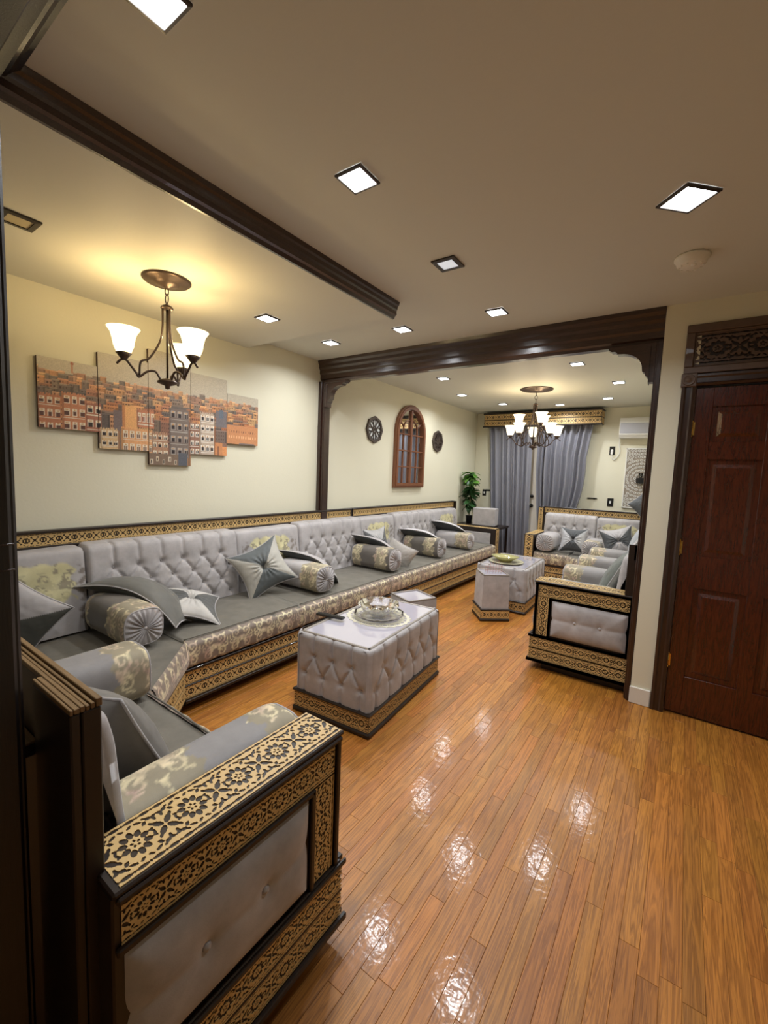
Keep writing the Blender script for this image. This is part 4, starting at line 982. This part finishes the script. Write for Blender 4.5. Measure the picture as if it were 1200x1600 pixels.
def ottoman(label, c, rz, w, d, h, lod):
    t = thing('ottoman', label, 'ottoman', (*c, 0), rz, 'tufted ottomans'); zb_ = fretbase(t, w, d, .03, .125, lod)
    zt = h; per = [(w, 0), (d, 1), (w, 2), (d, 3)]
    # body: four tufted sides
    H_ = zt-zb_; r = .03
    Ns = []
    for L, k in per:
        n = int(L/.006)+2; s = np.linspace(0, L, n); z = np.linspace(0, H_+.02, int((H_+.02)/.006)+2); S, Z = np.meshgrid(s, z, indexing='ij')
        B, G_ = diamond(0, L, H_*.62, 2, .148, .115, H_+.02, 0.0)
        e = np.minimum(S, L-S); D_ = .012*(1-np.exp(-e/.02))+tuft(S, Z, B, G_, .036, .018, .018, .009)
        q_ = np.clip(Z-(H_-r), 0, r*.98); D_ = D_-(r-np.sqrt(r*r-q_*q_))-np.clip(Z-H_, 0, 1)*.6-.03*np.exp(-e/.008)*.4
        a = k*PI/2; ca, sa = math.cos(a), math.sin(a); dd = (d if k % 2 == 0 else w)/2
        X = S-L/2; Y = -(dd-.012)-D_
        P = np.stack([X*ca-Y*sa, X*sa+Y*ca, zb_+np.minimum(Z, H_)], -1)
        o = grid('tufted_side', P, M['vlight'], t)
        mb = MB()
        for b in B: mb.lathe([(0, -.004), (.006, -.003), (.009, .003), (0, .004)], (b[0]-L/2, -(dd-.012)+.012, zb_+b[1]), 8, 1)
        q = mb.build('button', M['vlight'], o); q.rotation_euler = (0, 0, a); q['kind'] = 'stuff'
    MB().box((-w/2+.025, -d/2+.025, zb_), (w/2-.014, d/2-.014, zt-.006)).build('core', M['vlight'], t)
    wi, di = w/2-.022, d/2-.022; rim = MB()
    for lo, hi in (((-wi, -di), (wi, -di+.018)), ((-wi, di-.018), (wi, di)), ((-wi, -di), (-wi+.018, di)), ((wi-.018, -di), (wi, di))):
        rim.box((*lo, zt-.008), (*hi, zt+.004), .003)
    rim.build('tray_rim', M['silver'], t)
    MB().box((-wi+.016, -di+.016, zt-.008), (wi-.016, di-.016, zt-.002)).build('mirror_top', M['tray'], t)
    return t
ottoman('near tufted grey ottoman with mirrored top holding a crystal bowl', (-1.655, 2.315), math.radians(4.3), .55, .96, .505, 1)
ottoman('far tufted grey ottoman with an olive dish on top', (-1.63, 5.08), math.radians(2), .57, .86, .50, 0)
def side_table(label, c, rz, s, h, group, z0=0, band=True, name='side_table'):
    t = thing(name, label, 'side table', (*c, z0), rz, group)
    if band: zb_ = fretbase(t, s*1.06, s*1.06, .03, .115, 0, .008)
    else: zb_ = .02; MB().box((-s*.53, -s*.53, 0), (s*.53, s*.53, .02), .005).build('base', M['frame'], t)
    b = MB(); b0, b1 = s*.5, s*.485
    v = [(-b0, -b0, zb_), (b0, -b0, zb_), (b0, b0, zb_), (-b0, b0, zb_), (-b1, -b1, h), (b1, -b1, h), (b1, b1, h), (-b1, b1, h)]
    b.add(v, [(0,1,5,4),(1,2,6,5),(2,3,7,6),(3,0,4,7),(4,5,6,7)]).build('velvet_body', M['vlight'], t)
    rim = MB(); w = b1
    for lo, hi in (((-w, -w), (w, -w+.014)), ((-w, w-.014), (w, w)), ((-w, -w), (-w+.014, w)), ((w-.014, -w), (w, w))): rim.box((*lo, h), (*hi, h+.014), .003)
    rim.build('tray_rim', M['silver'], t); MB().box((-w+.012, -w+.012, h), (w-.012, w-.012, h+.004)).build('mirror_top', M['tray'], t)
    return t
gs = 'square velvet side tables'
side_table('square grey velvet side table tucked behind the near ottoman', (-1.785, 3.035), math.radians(66), .285, .475, gs)
side_table('square grey velvet side table with incense rack before the far ottoman', (-1.605, 4.365), math.radians(39), .285, .475, gs)
# corner ledge behind the far arm, box and plant
cl = thing('corner_ledge', 'low dark wooden ledge behind the end arm of the far wall sofa', 'ledge', (-2.85, 6.85, 0))
MB().box((-.33, -.30, .64), (.45, .30, .675), .004).build('top', M['frame'], cl)
for x, y in ((-.31, -.28), (.41, -.28), (-.31, .26), (.41, .26)): MB().box((x, y, 0), (x+.03, y+.03, .64)).build('leg', M['frame'], cl)
sb = thing('storage_cube', 'grey velvet box with dark wooden foot on the ledge left of the curtains', 'box', (-2.665, 6.75, .675), math.radians(8))
MB().box((-.19, -.13, 0), (.19, .13, .02), .004).build('foot', M['frame'], sb); MB().box((-.182, -.122, .02), (.182, .122, .30), .008).build('velvet_body', M['vlight'], sb)

# ================================================================== TABLE OBJECTS
OT = .503
dl = thing('doily', 'round lace doily under the crystal bowl on the near ottoman', 'doily', (-1.665, 2.37, OT+.0005))
mb = MB()
for r_, w_ in ((.05, .02), (.11, .03), (.17, .03), (.215, .02)):
    v, f = ribbon(ell(0, 0, r_, r_*.86, 0, 40), w_, True); v[:, 2] *= .002; mb.add(v, f)
for k in range(24):
    a = 2*PI*k/24; v, f = ribbon(ell(.20*math.cos(a), .172*math.sin(a), .03, .018, a, 8), .009, True); v[:, 2] *= .0022; mb.add(v, f)
mb.build('lace', M['doily'], dl)
pl = thing('glass_plate', 'scalloped clear glass plate under the crystal bowl', 'plate', (-1.655, 2.36, OT+.004), .3)
mb = MB(); P = []; na, nr_ = 96, 14
for i in range(nr_):
    r_ = .17*(i/(nr_-1)); row = []
    for k in range(na):
        a = 2*PI*k/na; s = r_*(1+.02*math.cos(12*a)*(i/(nr_-1))**4); h = .004+.028*max(0, (r_-.09)/.08)**2 + .0012*math.cos(24*a)*(i/(nr_-1))
        row.append((s*math.cos(a), s*math.sin(a), h))
    P.append(row)
P = np.array(P); Q = P.copy(); Q[..., 2] -= .004
grid('plate_body', np.concatenate([P, Q[::-1]], 0), M['glass'], pl, wrapv=True)
MB().tube([tuple(p) for p in P[-1][::2]], .003, 6, True).build('rim', M['silver'], pl)
bw = thing('crystal_bowl', 'cut crystal bowl standing on the glass plate on the near ottoman', 'bowl', (-1.665, 2.37, OT+.012))
G1 = []; na = 96
prof = [(0, .006), (.045, .006), (.07, .016), (.10, .035), (.122, .06), (.133, .085)]
pp, _ = resample(prof, .008)
for j, (r_, h) in enumerate(pp):
    row = []
    for k in range(na):
        a = 2*PI*k/na; fr = j/(len(pp)-1); cut = .006*abs(math.sin(6*a+fr*3))*fr+.006*abs(math.sin(6*a-fr*3))*fr
        s = r_+cut*(1 if fr > .2 else 0); row.append((s*math.cos(a), s*math.sin(a), h+(.006*math.cos(12*a) if fr > .95 else 0)))
    G1.append(row)
G1 = np.array(G1); I1 = []
for j, (r_, h) in enumerate(pp[::-1]):
    I1.append([(max(0, r_-.006)*math.cos(2*PI*k/na), max(0, r_-.006)*math.sin(2*PI*k/na), h+.005) for k in range(na)])
grid('bowl_body', np.concatenate([G1, np.array(I1)], 0), M['glass'], bw, wrapv=True, smooth=False)
rc = thing('remote_control', 'black remote control lying over the left rim of the near ottoman', 'remote', (-1.88, 2.115, OT+.013), math.radians(11))
MB().box((-.105, -.02, 0), (.105, .02, .017), .006).build('body', M['black'], rc)
for i in range(9):
    for j in range(3): MB().box((-.085+i*.018, -.012+j*.01, .017), (-.077+i*.018, -.006+j*.01, .0185)).build('key', M['chrome'], rc)
fp = thing('serving_plate', 'wide cream plate under the olive dish on the far ottoman', 'plate', (-1.66, 4.93, .4985))
MB().lathe([(0, 0), (.12, 0), (.19, .012), (.20, .018), (.19, .018), (.12, .006), (0, .006)], (0, 0, 0), 48).build('plate_body', M['dish2'], fp)
fb = thing('serving_bowl', 'olive green oval dish standing on the cream plate', 'bowl', (-1.68, 4.95, .5055))
o = MB().lathe([(0, 0), (.07, 0), (.11, .03), (.165, .062), (.16, .064), (.10, .036), (.06, .01), (0, .009)], (0, 0, 0), 48).build('dish_body', M['dish'], fb); o.scale = (1, .78, 1)
ir = thing('incense_rack', 'thin copper wire rack on the side table before the far ottoman', 'rack', (-1.59, 4.38, .4795), math.radians(39))
mb = MB()
for x in (-.09, -.06, -.03, 0, .03, .06, .09): mb.tube([(x, -.03, .0), (x, -.03, .10+.05*math.cos(x*20))], .0013, 5); mb.tube([(x, .03, .0), (x, .03, .08)], .0013, 5)
mb.build('rod', M['copper'], ir)
mb = MB()
for z in (.02, .06): mb.tube([(-.09, -.03, z), (.09, -.03, z), (.09, .03, z), (-.09, .03, z)], .0014, 5, True)
mb.build('wire_frame', M['copper'], ir)

# ================================================================== WALL CANVASES
def city_raster(W_=1.60, H_=.82, res=.0042):
    nx, ny = int(W_/res), int(H_/res); R = random.Random(3); img = np.zeros((ny, nx, 3))
    yy = np.linspace(0, 1, ny)[:, None]; img[:] = np.array(srgb(196, 184, 160))[None, None]; img = img*(1-.06*yy[..., None])
    def px(x): return int(x/res)
    def rect(x0, z0, x1, z1, c):
        a, b = max(0, px(x0)), min(nx, px(x1)); lo, hi = max(0, px(z0)), min(ny, px(z1))
        if b > a and hi > lo: img[lo:hi, a:b] = c
    ORG = [srgb(*c) for c in ((214, 140, 72), (226, 160, 88), (196, 120, 66), (180, 112, 72), (232, 176, 106), (160, 110, 84), (206, 150, 104))]
    GRY = [srgb(*c) for c in ((124, 104, 92), (104, 92, 86), (140, 118, 98))]
    horizon = lambda x: .60-.02*math.sin(x*4)-(.0 if x < .95 else .02)
    # distant town, rows back to front
    for row in range(11):
        f = row/10; base = .535-.27*f; h = .022+.06*f; w = .03+.05*f
        x = -.05
        while x < W_:
            ww = w*R.uniform(.6, 1.6); hh = h*R.uniform(.6, 1.5); c = np.array(R.choice(ORG if R.random() < .7 else GRY))*R.uniform(.75, 1.1)*(.75+.25*f)+np.array(srgb(170, 150, 126))*(.35*(1-f)**1.5)
            z1 = base+hh*.6+R.uniform(-.01, .01); rect(x, 0, x+ww, z1, c*.9); rect(x, z1-.006, x+ww, z1, np.array(c)*1.25); rect(x+ww*.82, 0, x+ww, z1-.006, np.array(c)*.55)
            if f > .15:
                nz = int(hh/.03)+1
                for j in range(nz+2):
                    zz = z1-.022-j*.028
                    k = x+.008
                    while k < x+ww*.78-.01:
                        rect(k, zz, k+.006, zz+.011, np.array(srgb(90, 60, 48))); k += .016
            x += ww
    # minaret
    rect(.175, .55, .183, .66, srgb(190, 120, 84)); rect(.170, .60, .188, .612, srgb(170, 100, 70))
    # road at left
    rect(0, 0, .42, .17, srgb(112, 96, 84)); 
    for k in range(26): rect(R.uniform(0, .38), R.uniform(.02, .15), R.uniform(.05, .42), R.uniform(.02, .15), np.array(srgb(130, 112, 98))*R.uniform(.6, 1.1)) if False else None
    for k in range(14):
        z = .01+k*.011; rect(0, z, .42, z+.004, np.array(srgb(100, 86, 78))*R.uniform(.7, 1.3))
    def house(x0, x1, z0, z1, c, cols, rows, tall=True, trim=srgb(226, 214, 190), win=srgb(52, 40, 40)):
        c = np.array(c); rect(x0, z0, x1, z1, c); w = (x1-x0); rect(x0, z0, x0+w*.10, z1, c*.72)
        n = int(w/.014)
        for k in range(n): rect(x0+k*w/n, z1, x0+(k+.55)*w/n, z1+.010, c*1.08)
        for r_ in range(rows):
            zc = z0+(z1-z0)*(r_+.55)/rows; hh = (z1-z0)/rows
            rect(x0+w*.06, zc-hh*.42, x1-w*.04, zc-hh*.36, trim*1 if hasattr(trim, 'shape') else np.array(trim)*.95)
            for k in range(cols):
                xc = x0+w*(k+.5)/cols+w*.03; ww = w/cols*.27
                rect(xc-ww-.003, zc-hh*.24, xc+ww+.003, zc+hh*.30, trim); rect(xc-ww, zc-hh*.22, xc+ww, zc+hh*.10, win); rect(xc-ww*.6, zc+hh*.14, xc+ww*.6, zc+hh*.25, np.array(srgb(196, 150, 96)))
                rect(xc-.001, zc-hh*.22, xc+.001, zc+hh*.10, np.array(trim)*.7)
    house(0.0, .115, .17, .40, srgb(188, 118, 78), 3, 3, win=srgb(96, 60, 50)); house(.12, .25, .18, .42, srgb(200, 128, 84), 3, 3, win=srgb(96, 60, 50)); house(.25, .34, .20, .38, srgb(170, 104, 76), 2, 2)
    rect(.32, .09, .44, .13, srgb(210, 190, 150)); rect(.34, .0, .44, .19, srgb(220, 180, 120)); rect(.415, .22, .47, .36, srgb(120, 104, 104)); rect(.47, .15, .56, .40, srgb(232, 170, 96)); rect(.47, .15, .485, .40, srgb(200, 130, 70))
    house(.56, .68, .26, .38, srgb(196, 122, 80), 4, 1, win=srgb(150, 90, 70)); 
    house(.33, .44, -.02, .225, srgb(214, 178, 126), 3, 4); house(.46, .67, -.02, .24, srgb(222, 158, 96), 5, 3, win=srgb(120, 76, 56)); house(.66, .78, .0, .23, srgb(176, 130, 96), 3, 4)
    house(.79, .945, .06, .42, srgb(124, 108, 98), 3, 4, trim=srgb(176, 166, 156)); rect(.81, .42, .92, .44, srgb(110, 98, 92)); rect(.84, .44, .90, .455, srgb(132, 112, 96))
    house(.95, 1.035, .08, .34, srgb(150, 104, 82), 2, 4, trim=srgb(236, 228, 212)); house(1.04, 1.16, .02, .42, srgb(192, 170, 148), 3, 5, trim=srgb(240, 234, 222))
    rect(.63, -.1, .93, .085, srgb(128, 104, 84)); 
    for k in range(5): rect(.65+k*.045, .01+.02*(k % 2), .668+k*.045, .045+.02*(k % 2), srgb(214, 196, 168)); rect(.655+k*.045, .015+.02*(k % 2), .663+k*.045, .038+.02*(k % 2), srgb(40, 34, 36))
    rect(.86, .0, .93, .10, srgb(90, 92, 100)); rect(1.17, .03, 1.27, .20, srgb(206, 134, 74)); rect(1.19, .03, 1.21, .17, srgb(150, 96, 64))
    rect(1.24, .08, 1.60, .20, srgb(226, 146, 76)); rect(1.24, .17, 1.5, .20, srgb(140, 104, 84)); rect(1.28, .20, 1.60, .36, srgb(206, 136, 80)); rect(1.40, .13, 1.56, .21, srgb(124, 108, 102)); rect(1.18, .33, 1.28, .46, srgb(118, 110, 112)); rect(1.21, .40, 1.25, .47, srgb(100, 110, 124))
    for k in range(12): rect(1.30+k*.024, .25, 1.308+k*.024, .27, srgb(250, 190, 130)); rect(1.30+k*.024, .30, 1.306+k*.024, .315, srgb(110, 70, 54))
    g = RNG.rand(ny, nx, 1)*.26+.87; lum = img.mean(2, keepdims=True); img = img*.86+lum*.14; return np.clip(img*g, 0, 1), res
CITY, CRES = city_raster()
cy0, cz0 = .935, 1.487
PAN = [(.935, 1.253, 1.687, 2.103, 'leftmost of the five city canvases, with the minaret'), (1.257, 1.573, 1.582, 2.20, 'second city canvas from the left'),
       (1.577, 1.893, 1.487, 2.30, 'tallest middle canvas of the five-part old city print'), (1.897, 2.213, 1.582, 2.20, 'fourth city canvas from the left'), (2.217, 2.53, 1.687, 2.098, 'rightmost of the five city canvases')]
for i, (ya, yb, za, zb2, lb) in enumerate(PAN):
    t = thing('wall_canvas', lb, 'wall art', (XW, (ya+yb)/2, (za+zb2)/2), 0, 'five-part old city canvas print')
    hy, hz = (yb-ya)/2, (zb2-za)/2
    MB().box((.002, -hy, -hz), (.026, hy, hz), .002).build('stretcher', M['edge'], t)
    ny_, nz_ = int(hy*2/CRES), int(hz*2/CRES); Yg, Zg = np.meshgrid(np.linspace(-hy, hy, ny_), np.linspace(-hz, hz, nz_), indexing='ij')
    ii = np.clip(((Zg+(za+zb2)/2-cz0)/CRES).astype(int), 0, CITY.shape[0]-1); jj = np.clip(((Yg+(ya+yb)/2-cy0)/CRES).astype(int), 0, CITY.shape[1]-1)
    grid('printed_face', np.stack([np.full_like(Yg, .0268), Yg, Zg], -1), M['print_'], t, CITY[ii, jj], smooth=False)

# ================================================================== ARCHED MIRROR AND OCTAGONS
am = thing('arched_mirror', 'arched wooden window mirror with glazing bars on the left wall', 'mirror', (XW+.002, 5.13, 1.30))
HW, HT = .385, .74   # half width, springing height
def arch(hw, z0, zs, n=14): return [(-hw, z0)]+[(-hw, zs)]+[(-hw*math.cos(a), zs+hw*1.0*math.sin(a)) for a in np.linspace(0, PI, n)[1:-1]]+[(hw, zs), (hw, z0)]
def ring_prism(mb, outer, inner, x0, x1):
    n = len(outer); v = [(x0, *p) for p in outer]+[(x1, *p) for p in outer]+[(x1, *p) for p in inner]+[(x0, *p) for p in inner]
    F = []
    for k in range(n):
        j = (k+1) % n
        for r_ in range(3): F.append((r_*n+k, r_*n+j, (r_+1)*n+j, (r_+1)*n+k)[::-1])
    mb.add(v, F)
mb = MB(); ring_prism(mb, arch(HW, 0, HT), arch(HW-.055, .055, HT), 0, .04); ring_prism(mb, arch(HW-.02, .02, HT), arch(HW-.06, .06, HT), .03, .05)
mb.build('frame', M['mirwood'], am)
P = arch(HW-.05, .05, HT); MB().prism([(p[0], p[1]) for p in P], 0, .006, .012).build('mirror_glass', M['mirror'], am)
for lo, hi in (((-.022, .055), (.022, HT+.31)),): MB().box((.012, lo[0], lo[1]), (.04, hi[0], hi[1]), .004).build('mullion', M['mirwood'], am)
for zz in (.28, .50, .72):
    for s in (-1, 1): MB().box((.012, min(s*.02, s*(HW-.055)), zz-.008), (.03, max(s*.02, s*(HW-.055)), zz+.008), .002).build('glazing_bar', M['mirwood'], am)
for s in (-1, 1):
    MB().box((.012, s*.175-.007, .06), (.026, s*.175+.007, HT+.09), .002).build('glazing_bar', M['mirwood'], am)
    MB().tube([(.018, s*.175+.0*a, HT+.08) if False else (.018, s*(.02+.155*math.cos(a)), HT+.06+.12*math.sin(a)) for a in np.linspace(0, PI/2, 8)], .007, 6).tube([(.018, s*.175, HT+.08), (.018, s*.29, HT+.17)], .007, 6).build('glazing_bar', M['mirwood'], am)
def octagon(label, y, z, r, backm, group):
    t = thing('octagon_plaque', label, 'wall decor', (XW+.002, y, z), 0, group)
    pts = lambda q: [(q*math.cos(PI/8*0+k*PI/4+PI/2), q*math.sin(k*PI/4+PI/2)) for k in range(8)]
    mb = MB(); ring_prism(mb, pts(r), pts(r*.82), 0, .022); mb.build('frame', M['octwood'], t)
    MB().prism(pts(r*.85), 0, .001, .005).build('backing', backm, t)
    L = []
    for k in range(8):
        a = k*PI/4; L.append((ell(r*.50*math.cos(a), r*.50*math.sin(a), r*.26, r*.14, a, 12), r*.045, True)); L.append((ell(r*.62*math.cos(a+PI/8), r*.62*math.sin(a+PI/8), r*.15, r*.11, a+PI/8, 10), r*.035, True))
    L.append((ell(0, 0, r*.2, r*.2, 0, 16), r*.07, True)); L.append((ell(0, 0, r*.08, r*.08, 0, 10), r*.06, True))
    mb = MB()
    for p, w, c in L:
        v, f = ribbon(p, w, c); mb.add([(.006+.010*q[2], q[0], q[1]) for q in v], f)
    mb.build('rosette_lattice', M['octwood'], t)
octagon('octagonal rosette plaque with pale backing left of the arched mirror', 4.30, 2.012, .165, simple('pale_backing', srgb(236, 240, 240), .3), 'octagonal plaques beside the arched mirror')
octagon('dark octagonal rosette plaque right of the arched mirror', 5.94, 2.0, .165, M['octwood'], 'octagonal plaques beside the arched mirror')

# ================================================================== FAR WALL: DOOR, VALANCE, CURTAINS
d2 = sempty('door_2', 'pale door mostly hidden behind the grey curtains')
MB().box((-2.55, 7.40, 0), (-1.62, 7.449, 2.12), .004).build('door_slab', M['base'], d2)
MB().box((-2.64, 7.385, 0), (-2.55, 7.449, 2.2)).box((-1.62, 7.385, 0), (-1.53, 7.449, 2.2)).box((-2.64, 7.385, 2.12), (-1.53, 7.449, 2.2)).build('casing', M['base'], d2)
MB().box((-2.0, 7.392, 1.88), (-1.75, 7.402, 2.08), .003).build('window_pane', M['black'], d2)
MB().lathe([(0, -.001), (.028, -.001), (.028, -.02), (.018, -.03), (0, -.032)], (-2.12, 7.40, 1.19), 18, 1).build('deadbolt', M['black'], d2)
MB().lathe([(0, -.001), (.03, -.001), (.03, -.012), (.012, -.02), (.012, -.05), (0, -.05)], (-2.12, 7.40, 1.03), 18, 1).tube([(-2.12, 7.352, 1.03), (-2.17, 7.35, 1.03), (-2.24, 7.352, 1.025)], .008, 8).build('lever_handle', M['black'], d2)
va = thing('curtain_valance', 'wooden valance box with gold fretwork above the grey curtains', 'valance', (-2.045, 7.25, 2.35))
vb = MB().box((-.925, -.05, .0), (.925, -.03, .21), .003).box((-.925, -.05, 0), (-.905, .19, .21)).box((.905, -.05, 0), (.925, .19, .21)).build('box_front', M['frame'], va)
MB().box((-.94, -.066, .205), (.94, .19, .225), .004).box((-.94, -.066, -.015), (.94, -.028, .008), .004).box((-.925, -.056, .100), (.925, -.048, .108), .001).build('moulding', M['frame'], vb)
f = Fret(); f.strip((-.92, -.0505, .054), (1, 0, 0), (0, 0, 1), 1.84, .088, 0, 1.15); f.strip((-.92, -.0505, .156), (1, 0, 0), (0, 0, 1), 1.84, .088, 0, 1.15)
f.strip((.9255, -.045, .054), (0, 1, 0), (0, 0, 1), .23, .088, 0); f.strip((.9255, -.045, .156), (0, 1, 0), (0, 0, 1), .23, .088, 0); f.build('fretwork', vb)
def curtain(label, edge, folds, amp, seed):
    """edge(z)->(x left, x right)"""
    t = thing('curtain', label, 'curtain', (0, 7.31, 0), 0, 'grey satin curtains under the valance')
    ns, nz = 260, 70; s = np.linspace(0, 1, ns); z = np.linspace(.015, 2.36, nz); S, Z = np.meshgrid(s, z, indexing='ij')
    e = np.array([edge(q) for q in z]); L_, R_ = e[:, 0][None], e[:, 1][None]
    ph = S*folds*2*PI+1.3*np.sin(S*7+seed)+.9*vnoise(S, Z*.3, 4, seed); a = amp*(.65+.5*vnoise(S, Z*.4, 6, seed+1))
    X = L_+(R_-L_)*S+.010*np.sin(ph*.5); Y = -.01+a*np.sin(ph)+.012*vnoise(S, Z, 3, seed)
    G = np.stack([X, Y, Z], -1); grid('curtain_panel', G, M['curtain'], t)
    MB().tube([tuple(p) for p in G[::4, 1]], .004, 5).build('hem', M['curtain'], t)
    return t
curtain('left grey satin curtain hanging straight from the valance to the floor', lambda z: (-2.93+.18*(1-z/2.36)*1.0, -2.17+.05*(1-z/2.36)), 8, .030, 1)
def redge(z):
    k = 1-z/2.36; return (-2.06+.10*k+.02*math.sin(z*3), -1.24-.34*k**1.1+.05*math.sin(max(0, 1-abs(z-1.35)/.5)*PI/2))
curtain('right grey satin curtain pulled aside behind the far sofa', redge, 9, .034, 5)

# wall plates, cord, hook, air conditioner, carved panel
ac = thing('air_conditioner', 'white wall-mounted air conditioner in the far right corner', 'air conditioner', (-.52, FY1, 2.14))
def rp(P, nm, m, x0=-.36, x1=.32): return MB().prism(P, 0, x0, x1).build(nm, m, ac)
rp([(0, 0), (-.16, .0), (-.2, .05), (-.21, .22), (-.17, .29), (0, .30)], 'housing', M['white'])
rp([(-.2005, .06), (-.206, .065), (-.215, .20), (-.2105, .21)], 'front_panel', M['acgrey'], -.35, .31)
rp([(-.14, -.006), (-.19, .03), (-.195, .036), (-.205, .05), (-.15, -.004)], 'louvre', M['white'], -.34, .30)
cv = thing('power_cord', 'white power cord looping from the air conditioner to its outlet', 'cord', (0, 0, 0))
MB().tube(bez([(-.875, 7.40, 2.20), (-.885, 7.43, 2.05), (-.87, 7.435, 1.93), (-.93, 7.435, 1.83), (-.965, 7.43, 1.85), (-.975, 7.425, 1.93)], 8), .007, 7).build('cord', M['white'], cv)
MB().box((-.992, 7.415, 1.90), (-.958, 7.44, 1.97), .006).build('plug', M['white'], cv)
def plate(label, x, z, w, h, dot=True, name='wall_outlet', cat='wall plate'):
    t = thing(name, label, cat, (x, FY1, z)); MB().box((-w/2, -.008, -h/2), (w/2, -.0005, h/2), .002).build('cover_plate', M['black'], t)
    if dot: MB().box((-.012, -.013, -.02), (.012, -.006, .02), .002).build('toggle', M['white'], t)
    return t
plate('black outlet plate holding the white plug of the air conditioner', -.975, 1.96, .075, .13)
plate('black switch plate on the far wall above the far sofa', -.94, 1.17, .085, .125, name='light_switch')
plate('small black outlet plate beside the plant left of the curtains', -2.99, 1.20, .07, .115)
plate('narrow black bracket plate touching the left curtain edge', -2.92, 1.245, .09, .03, False, 'curtain_bracket', 'bracket')
hk = thing('wall_hook', 'small black hook rail on the far wall right of the curtains', 'hook', (-1.20, FY1, 1.215))
MB().box((-.07, -.016, -.008), (.07, -.001, .010), .003).build('rail', M['black'], hk)
for x in (-.04, .03): MB().tube([(x, -.015, -.004), (x, -.03, -.012), (x+.005, -.034, .002)], .003, 6).build('peg', M['black'], hk)
cp = thing('carved_panel', 'white carved openwork panel on the far wall under the air conditioner', 'wall decor', (-.57, FY1, 1.55))
L = []
for j, rr3 in enumerate((.07, .12, .17, .22, .27)):
    n = 8+6*j
    for k in range(n):
        a = 2*PI*k/n+j*.2; x, y = rr3*math.cos(a), rr3*math.sin(a)
        L.append((ell(x, y, .020, .011, a+PI/2, 8), .008, True))
for y in np.arange(-.40, .41, .045):
    for x in np.arange(-.17, .18, .045):
        if math.hypot(x, y) > .30: L.append((ell(x+.01*math.sin(y*40), y, .02, .013, (x+y)*8, 8), .008, True))
mb = MB()
for p, w, c in L:
    if np.abs(p[:, 0]).max() > .20: continue
    v, f = ribbon(p, w, c); mb.add([(q[0], -.010-.012*q[2], q[1]) for q in v], f)
mb.build('openwork', M['white'], cp); o = MB().box((-.2, -.011, -.44), (.2, -.001, .44)); o.build('backing', simple('panel_backing', srgb(158, 146, 132), .6), cp)
fr = MB()
for lo, hi in (((-.21, -.45), (.21, -.43)), ((-.21, .43), (.21, .45)), ((-.21, -.45), (-.195, .45)), ((.195, -.45), (.21, .45))): fr.box((lo[0], -.026, lo[1]), (hi[0], -.001, hi[1]), .003)
fr.build('frame', M['white'], cp)
ch = thing('candle_shelf', 'small black box shelf with glass holder on the carved white panel', 'shelf', (-.55, 7.36, 1.53))
MB().box((-.065, 0, -.05), (.065, .06, .03), .004).box((.05, 0, -.05), (.062, .06, .12), .003).build('box', M['black'], ch)
gh = thing('glass_holder', 'little clear glass candle holder on the black box shelf', 'candle holder', (-.565, 7.39, 1.561))
MB().lathe([(0, 0), (.022, 0), (.026, .07), (.022, .07), (.018, .006), (0, .006)], (0, 0, 0), 18).build('glass_cup', M['glass'], gh)

# ================================================================== PLANT
pt = thing('potted_plant', 'leafy green potted plant beside the curtains on the corner ledge', 'plant', (-3.03, 6.92, .676))
MB().lathe([(0, 0), (.045, 0), (.058, .13), (.062, .135), (.054, .135), (.05, .11), (0, .11)], (0, 0, 0), 24).build('pot', M['black'], pt)
MB().tube([(0, 0, .1), (.012, .0, .35), (-.006, 0, .6), (.0, 0, .86)], .007, 7).tube([(0, 0, .1), (-.02, 0, .3), (-.01, .01, .5)], .005, 6).build('stem', M['stem'], pt)
def leafmesh(L_, w):
    V = []; n = 6
    for i in range(n+1):
        t = i/n; ww = w*math.sin(PI*min(1, t*.96+.04))**.8; h = -.35*L_*t*t
        V += [(-ww, L_*t, h+.004), (0, L_*t, h-.006), (ww, L_*t, h+.004)]
    F = []
    for i in range(n): F += [(i*3, i*3+1, i*3+4, i*3+3), (i*3+1, i*3+2, i*3+5, i*3+4)]
    return V, F
rl = random.Random(4); LM = []
for mt in ('leaf', 'leaf2'):
    V, F = leafmesh(.17, .046); me = bpy.data.meshes.new('leaf'); me.from_pydata(V, [], F); me.materials.append(M[mt])
    me.polygons.foreach_set('use_smooth', [True]*len(F)); LM.append(me)
for i in range(125):
    z = rl.uniform(.50, .88) if i < 92 else rl.uniform(.30, .46); o = link('leaf', LM[0] if (z > .70 and rl.random() < .85) else LM[1], pt, (rl.uniform(-.04, .04), rl.uniform(-.04, .04), z))
    o.rotation_euler = (rl.uniform(-1.1, .5), rl.uniform(-.5, .5), rl.uniform(0, 2*PI)); s = rl.uniform(.65, 1.05); o.scale = (s, s, s)
